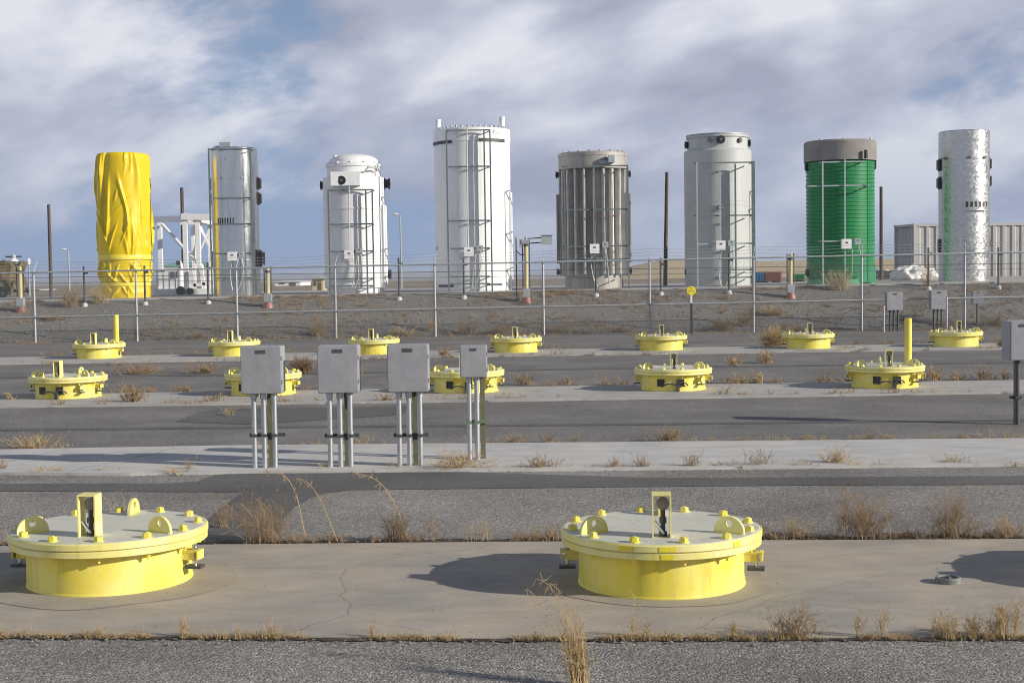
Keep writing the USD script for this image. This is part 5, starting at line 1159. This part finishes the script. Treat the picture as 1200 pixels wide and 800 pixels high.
# between the far rows of caps
for px, py, hw, h, n, lb, mt in ((158, 472.5, 18, 25, 50, 'brown bush on the concrete beside the leftmost cap of the second row', 'straw_brown'), (252, 472, 14, 13, 24, 'small brown weed left of the half-hidden second-row cap', 'straw_brown'),
                             (318, 468, 14, 10, 16, 'low brown weed at the foot of the half-hidden cap', 'straw_brown'), (165, 438.5, 34, 17, 70, 'long low brown weed between the left caps of the two far rows', 'straw_brown'),
                             (241, 437.5, 26, 15, 55, 'low brown weed left of the leftmost junction box, on the asphalt', 'straw_brown'), (356, 438, 20, 24, 90, 'dense dark tumbleweed between the first and second junction boxes', 'straw_dark'),
                             (419, 438, 12, 11, 18, 'small straw weed between the second and third junction boxes', 'straw'), (520, 418, 10, 14, 36, 'small reddish tumbleweed left of a third-row cap', 'straw_brown'),
                             (452, 471, 16, 13, 26, 'brown weed on the concrete between the second and third junction boxes', 'straw_brown'), (860, 429, 15, 17, 28, 'straw sprigs on the asphalt between far caps, left one of a pair', 'straw'),
                             (898, 425.5, 13, 18, 40, 'straw bush on the asphalt between far caps, right one of a pair', 'straw'), (866, 449.5, 15, 14, 24, 'thin straw weed behind the clear second-row cap, left of two', 'straw'),
                             (889, 449, 12, 16, 26, 'thin straw weed behind the clear second-row cap, right of two', 'straw'), (612, 451, 18, 18, 30, 'brown weed at the back of the concrete right of the smallest box', 'straw_brown'),
                             (660, 451, 14, 12, 18, 'low brown weed right of another one in the centre of the second row', 'straw_brown'), (907, 406.5, 22, 26, 150, 'big round pale tumbleweed beside a third-row cap', 'straw'),
                             (1173, 407.5, 9, 13, 34, 'small brown tumbleweed near the right edge beside the rightmost cap', 'straw_brown'), (1093, 446.5, 14, 20, 22, 'thin weed right of the cap with the tall pipe', 'straw'),
                             (1120, 446, 10, 14, 14, 'small straw weed, second right of the cap with the tall pipe', 'straw'), (1150, 445.5, 13, 22, 22, 'taller brown weed left of the right-hand grey box', 'straw_brown'),
                             (1178, 445, 8, 18, 12, 'thin brown weed just left of the right-hand grey box', 'straw_brown'), (992, 409, 12, 6, 14, 'flat brown weed between the two rightmost third-row caps', 'straw_brown'),
                             (136, 428, 18, 6, 18, 'flat brown weed at the foot of the third-row cap with a pipe', 'straw_brown'), (60, 427.5, 20, 8, 20, 'flat brown weed at far left of the third row', 'straw_brown'),
                             (460, 418, 8, 12, 16, 'tiny brown weed against the third-row cap between boxes', 'straw_brown'), (12, 470, 12, 14, 16, 'small straw weed left of the leftmost second-row cap', 'straw')):
    plant(px, py, hw, h, lb, mt, n=n, twigs=5, fuzz=2, upright=0.3, thick=None or 0.0055)
# on the bank and its crest
def bank_plant(px, Y, hw, h, lb, mt, n, **kw):
    x = AT(px, 360, Y)[0]; z = float(bankz(np.array([x]), np.array([Y]))[0]); g = np.array([x, Y, max(z, 0)])
    k = Y / FPX; wseed[0] += 1
    V, F = weed(wseed[0], h*k, hw*k, n, thick=0.0075, twigs=5, fuzz=1, upright=0.4, **kw)
    t = thing('dry_bush', lb, 'dry bush', g); obj('stems', trimesh.Trimesh(V, F, process=False), mt, t, False)
for px, Y, hw, h, lb, mt, n in ((82, 48.8, 14, 30, 'tall tan bush on the bank crest left of the yellow wrapped cask', 'straw_brown', 50), (118, 49.2, 16, 26, 'pale dry bush against the foot of the yellow wrapped cask', 'straw', 50),
                          (60, 47.5, 20, 10, 'low brown bush on the bank below the far left pole', 'straw_brown', 40), (983, 49.1, 20, 28, 'tall pale grassy bush in front of the green cask', 'straw_pale', 90),
                          (1086, 49.3, 9, 34, 'thin tan bush on the bank crest left of the rightmost cask', 'straw', 26), (908, 46.8, 15, 14, 'round pale bush half way up the bank right of the pale grey cask', 'straw', 80),
                          (372, 45.6, 16, 22, 'reddish bush low on the bank behind the leftmost boxes', 'straw_brown', 40), (545, 45.5, 14, 20, 'reddish bush low on the bank below the tallest white cask', 'straw_brown', 40),
                          (585, 45.5, 18, 14, 'brown bush at the foot of the bank right of the tallest white cask', 'straw_brown', 36), (655, 45.5, 20, 13, 'brown bush at the bank foot below the finned cask', 'straw_brown', 36),
                          (725, 45.5, 22, 12, 'low brown bush at the bank foot left of the yellow sign', 'straw_brown', 36), (845, 45.5, 24, 20, 'wide brown bush at the bank foot right of the yellow sign', 'straw_brown', 60),
                          (872, 45.9, 12, 24, 'upright brown bush behind the fence post right of the yellow sign', 'straw_brown', 36), (1165, 45.6, 22, 16, 'brown bush at the bank foot near the right edge', 'straw_brown', 40),
                          (230, 45.5, 20, 9, 'low brown bush at the bank foot above a third-row cap, left', 'straw_brown', 30), (470, 45.6, 24, 12, 'low straw bush at the bank foot behind the third junction box', 'straw', 40),
                          (505, 45.9, 10, 18, 'straw bush beside a fence post below the tallest white cask', 'straw', 26), (645, 48.9, 10, 9, 'small tan bush on the crest right of the armed sensor post', 'straw', 30)):
    bank_plant(px, Y, hw, h, lb, mt, n)
# uncounted low dry growth: on the bank, and in the joints
def growth(name, label, spots, mt, hh, ww, n, thick):
    vs_, fs_, o_ = [], [], 0
    for q, (x, y, z, s) in enumerate(spots):
        V, F = weed(9000 + q + 31*len(name), hh*s, ww*s, n, thick=thick, twigs=3, fuzz=0, upright=0.5)
        vs_.append(V + [x, y, z]); fs_.append(F + o_); o_ += len(V)
    tag(obj(name, trimesh.Trimesh(np.vstack(vs_), np.vstack(fs_), process=False), mt, None, False), label, 'dry growth', kind='stuff')
g2 = np.random.default_rng(5)
sp = []
while len(sp) < 800:
    x, y = g2.uniform(-18, 18), YB0 + (YB1 - YB0) * (g2.random() ** 1.3 if g2.random() < 0.6 else 1 - g2.random()**2 * 0.35)
    if meshkit.noise(np.array([x*0.45, y*0.8, 2.0]), 4) > 0.45:
        sp.append((x, y, float(bankz(np.array([x]), np.array([y]))[0]) - 0.01, g2.uniform(0.5, 1.2)))
growth('bank_growth', 'low brown dry growth scattered over the gravel bank', sp, 'straw_brown', 0.20, 0.22, 9, 0.006)
def along(p0, p1, cnt, z, jit, smin=0.4, smax=1.3, seed=1):
    gg = np.random.default_rng(seed); a, b = G(*p0, z), G(*p1, z); out = []
    for q in range(cnt):
        u = gg.random(); p = a*(1-u) + b*u
        if meshkit.noise(np.array([u*14.0, seed*3.1, 0.0]), 7) < 0.35: continue
        out.append((p[0], p[1] + gg.normal(0, jit), z, gg.uniform(smin, smax) * (1.6 if gg.random() < 0.12 else 0.8)))
    return out
growth('joint_grass', 'short straw grass along the front joint of the near pad', along((-20, 746.5), (600, 750), 420, 0.0, 0.012, seed=1) + along((600, 750), (1220, 748.5), 480, 0.0, 0.012, seed=2), 'straw', 0.06, 0.04, 6, 0.0013)
growth('joint_growth', 'low brown growth along the back joint of the near pad', along((-20, 638), (600, 633), 170, 0.0, 0.02, seed=3) + along((600, 633), (1220, 629.5), 200, 0.0, 0.02, seed=4), 'straw_brown', 0.095, 0.07, 9, 0.0017)
growth('strip_growth', 'low straw growth along both edges of the light concrete strip', along((0, 555), (1200, 546), 170, 0.0, 0.03, seed=5) + along((0, 525), (1200, 512.5), 150, 0.0, 0.03, seed=6), 'straw', 0.09, 0.09, 7, 0.0024)
growth('row_growth', 'low brown growth along the edges of the two far concrete strips', along((0, 461.5), (1200, 444), 150, 0.0, 0.06, seed=7) + along((0, 477), (1200, 460), 90, 0.0, 0.06, seed=8) + along((0, 417.5), (1200, 400.5), 130, 0.0, 0.08, seed=9) + along((0, 427), (1200, 409), 90, 0.0, 0.08, seed=10)
       + along((0, 403), (1200, 386), 200, 0.0, 0.15, seed=11), 'straw_brown', 0.16, 0.18, 8, 0.0045)

# grit and pebbles blown against the joints
vs, fs, o = [], [], 0
g3 = np.random.default_rng(77)
for (p0, p1, cnt, spread) in (((-20, 747), (1220, 748), 900, 0.10), ((-20, 638), (1220, 630), 800, 0.14), ((0, 555), (1220, 545), 500, 0.16), ((-20, 700), (1220, 697), 70, 0.5), ((-20, 600), (1220, 592), 240, 1.2), ((0, 490), (1220, 480), 260, 1.6)):
    a, b = G(*p0), G(*p1)
    for _ in range(cnt):
        u = g3.random(); c_ = a*(1-u) + b*u; y = c_[1] + g3.normal(0, spread); r = 0.0025 + (0.003 if p0[1] == 700 else 0.008) * g3.random()**3
        zz_ = 0.013 if p0[1] == 700 else 0.004
        q = ico.vertices * (0.7 + 0.6*g3.random((12, 1))) * r * [1.2, 1, 0.7] + [c_[0], y, zz_ + r*0.4]
        vs.append(q); fs.append(ico.faces + o); o += 12
tag(obj('ground_grit', trimesh.Trimesh(np.vstack(vs), np.vstack(fs), process=False), 'rock', None, False), 'small grit and pebbles lying along the joints and on the asphalt', 'grit', kind='stuff')

# ------------------------------------------------------------------ thin ground haze over the plain
usdkit.material(stage, '/World/Looks/haze', {'v': ('principled_volume', {'color': (0.80, 0.88, 1.0), 'density': 0.00016, 'anisotropy': 0.3})}, [], volume='v.volume')
hz = box((0, 0, 0), (26000, 26000, 41)); hz.apply_translation([0, 500, -23 + 20.5])
tag(obj('haze', hz, UsdShade.Material.Get(stage, '/World/Looks/haze'), None, False), 'thin pale haze lying over the far plain', 'haze', kind='stuff')
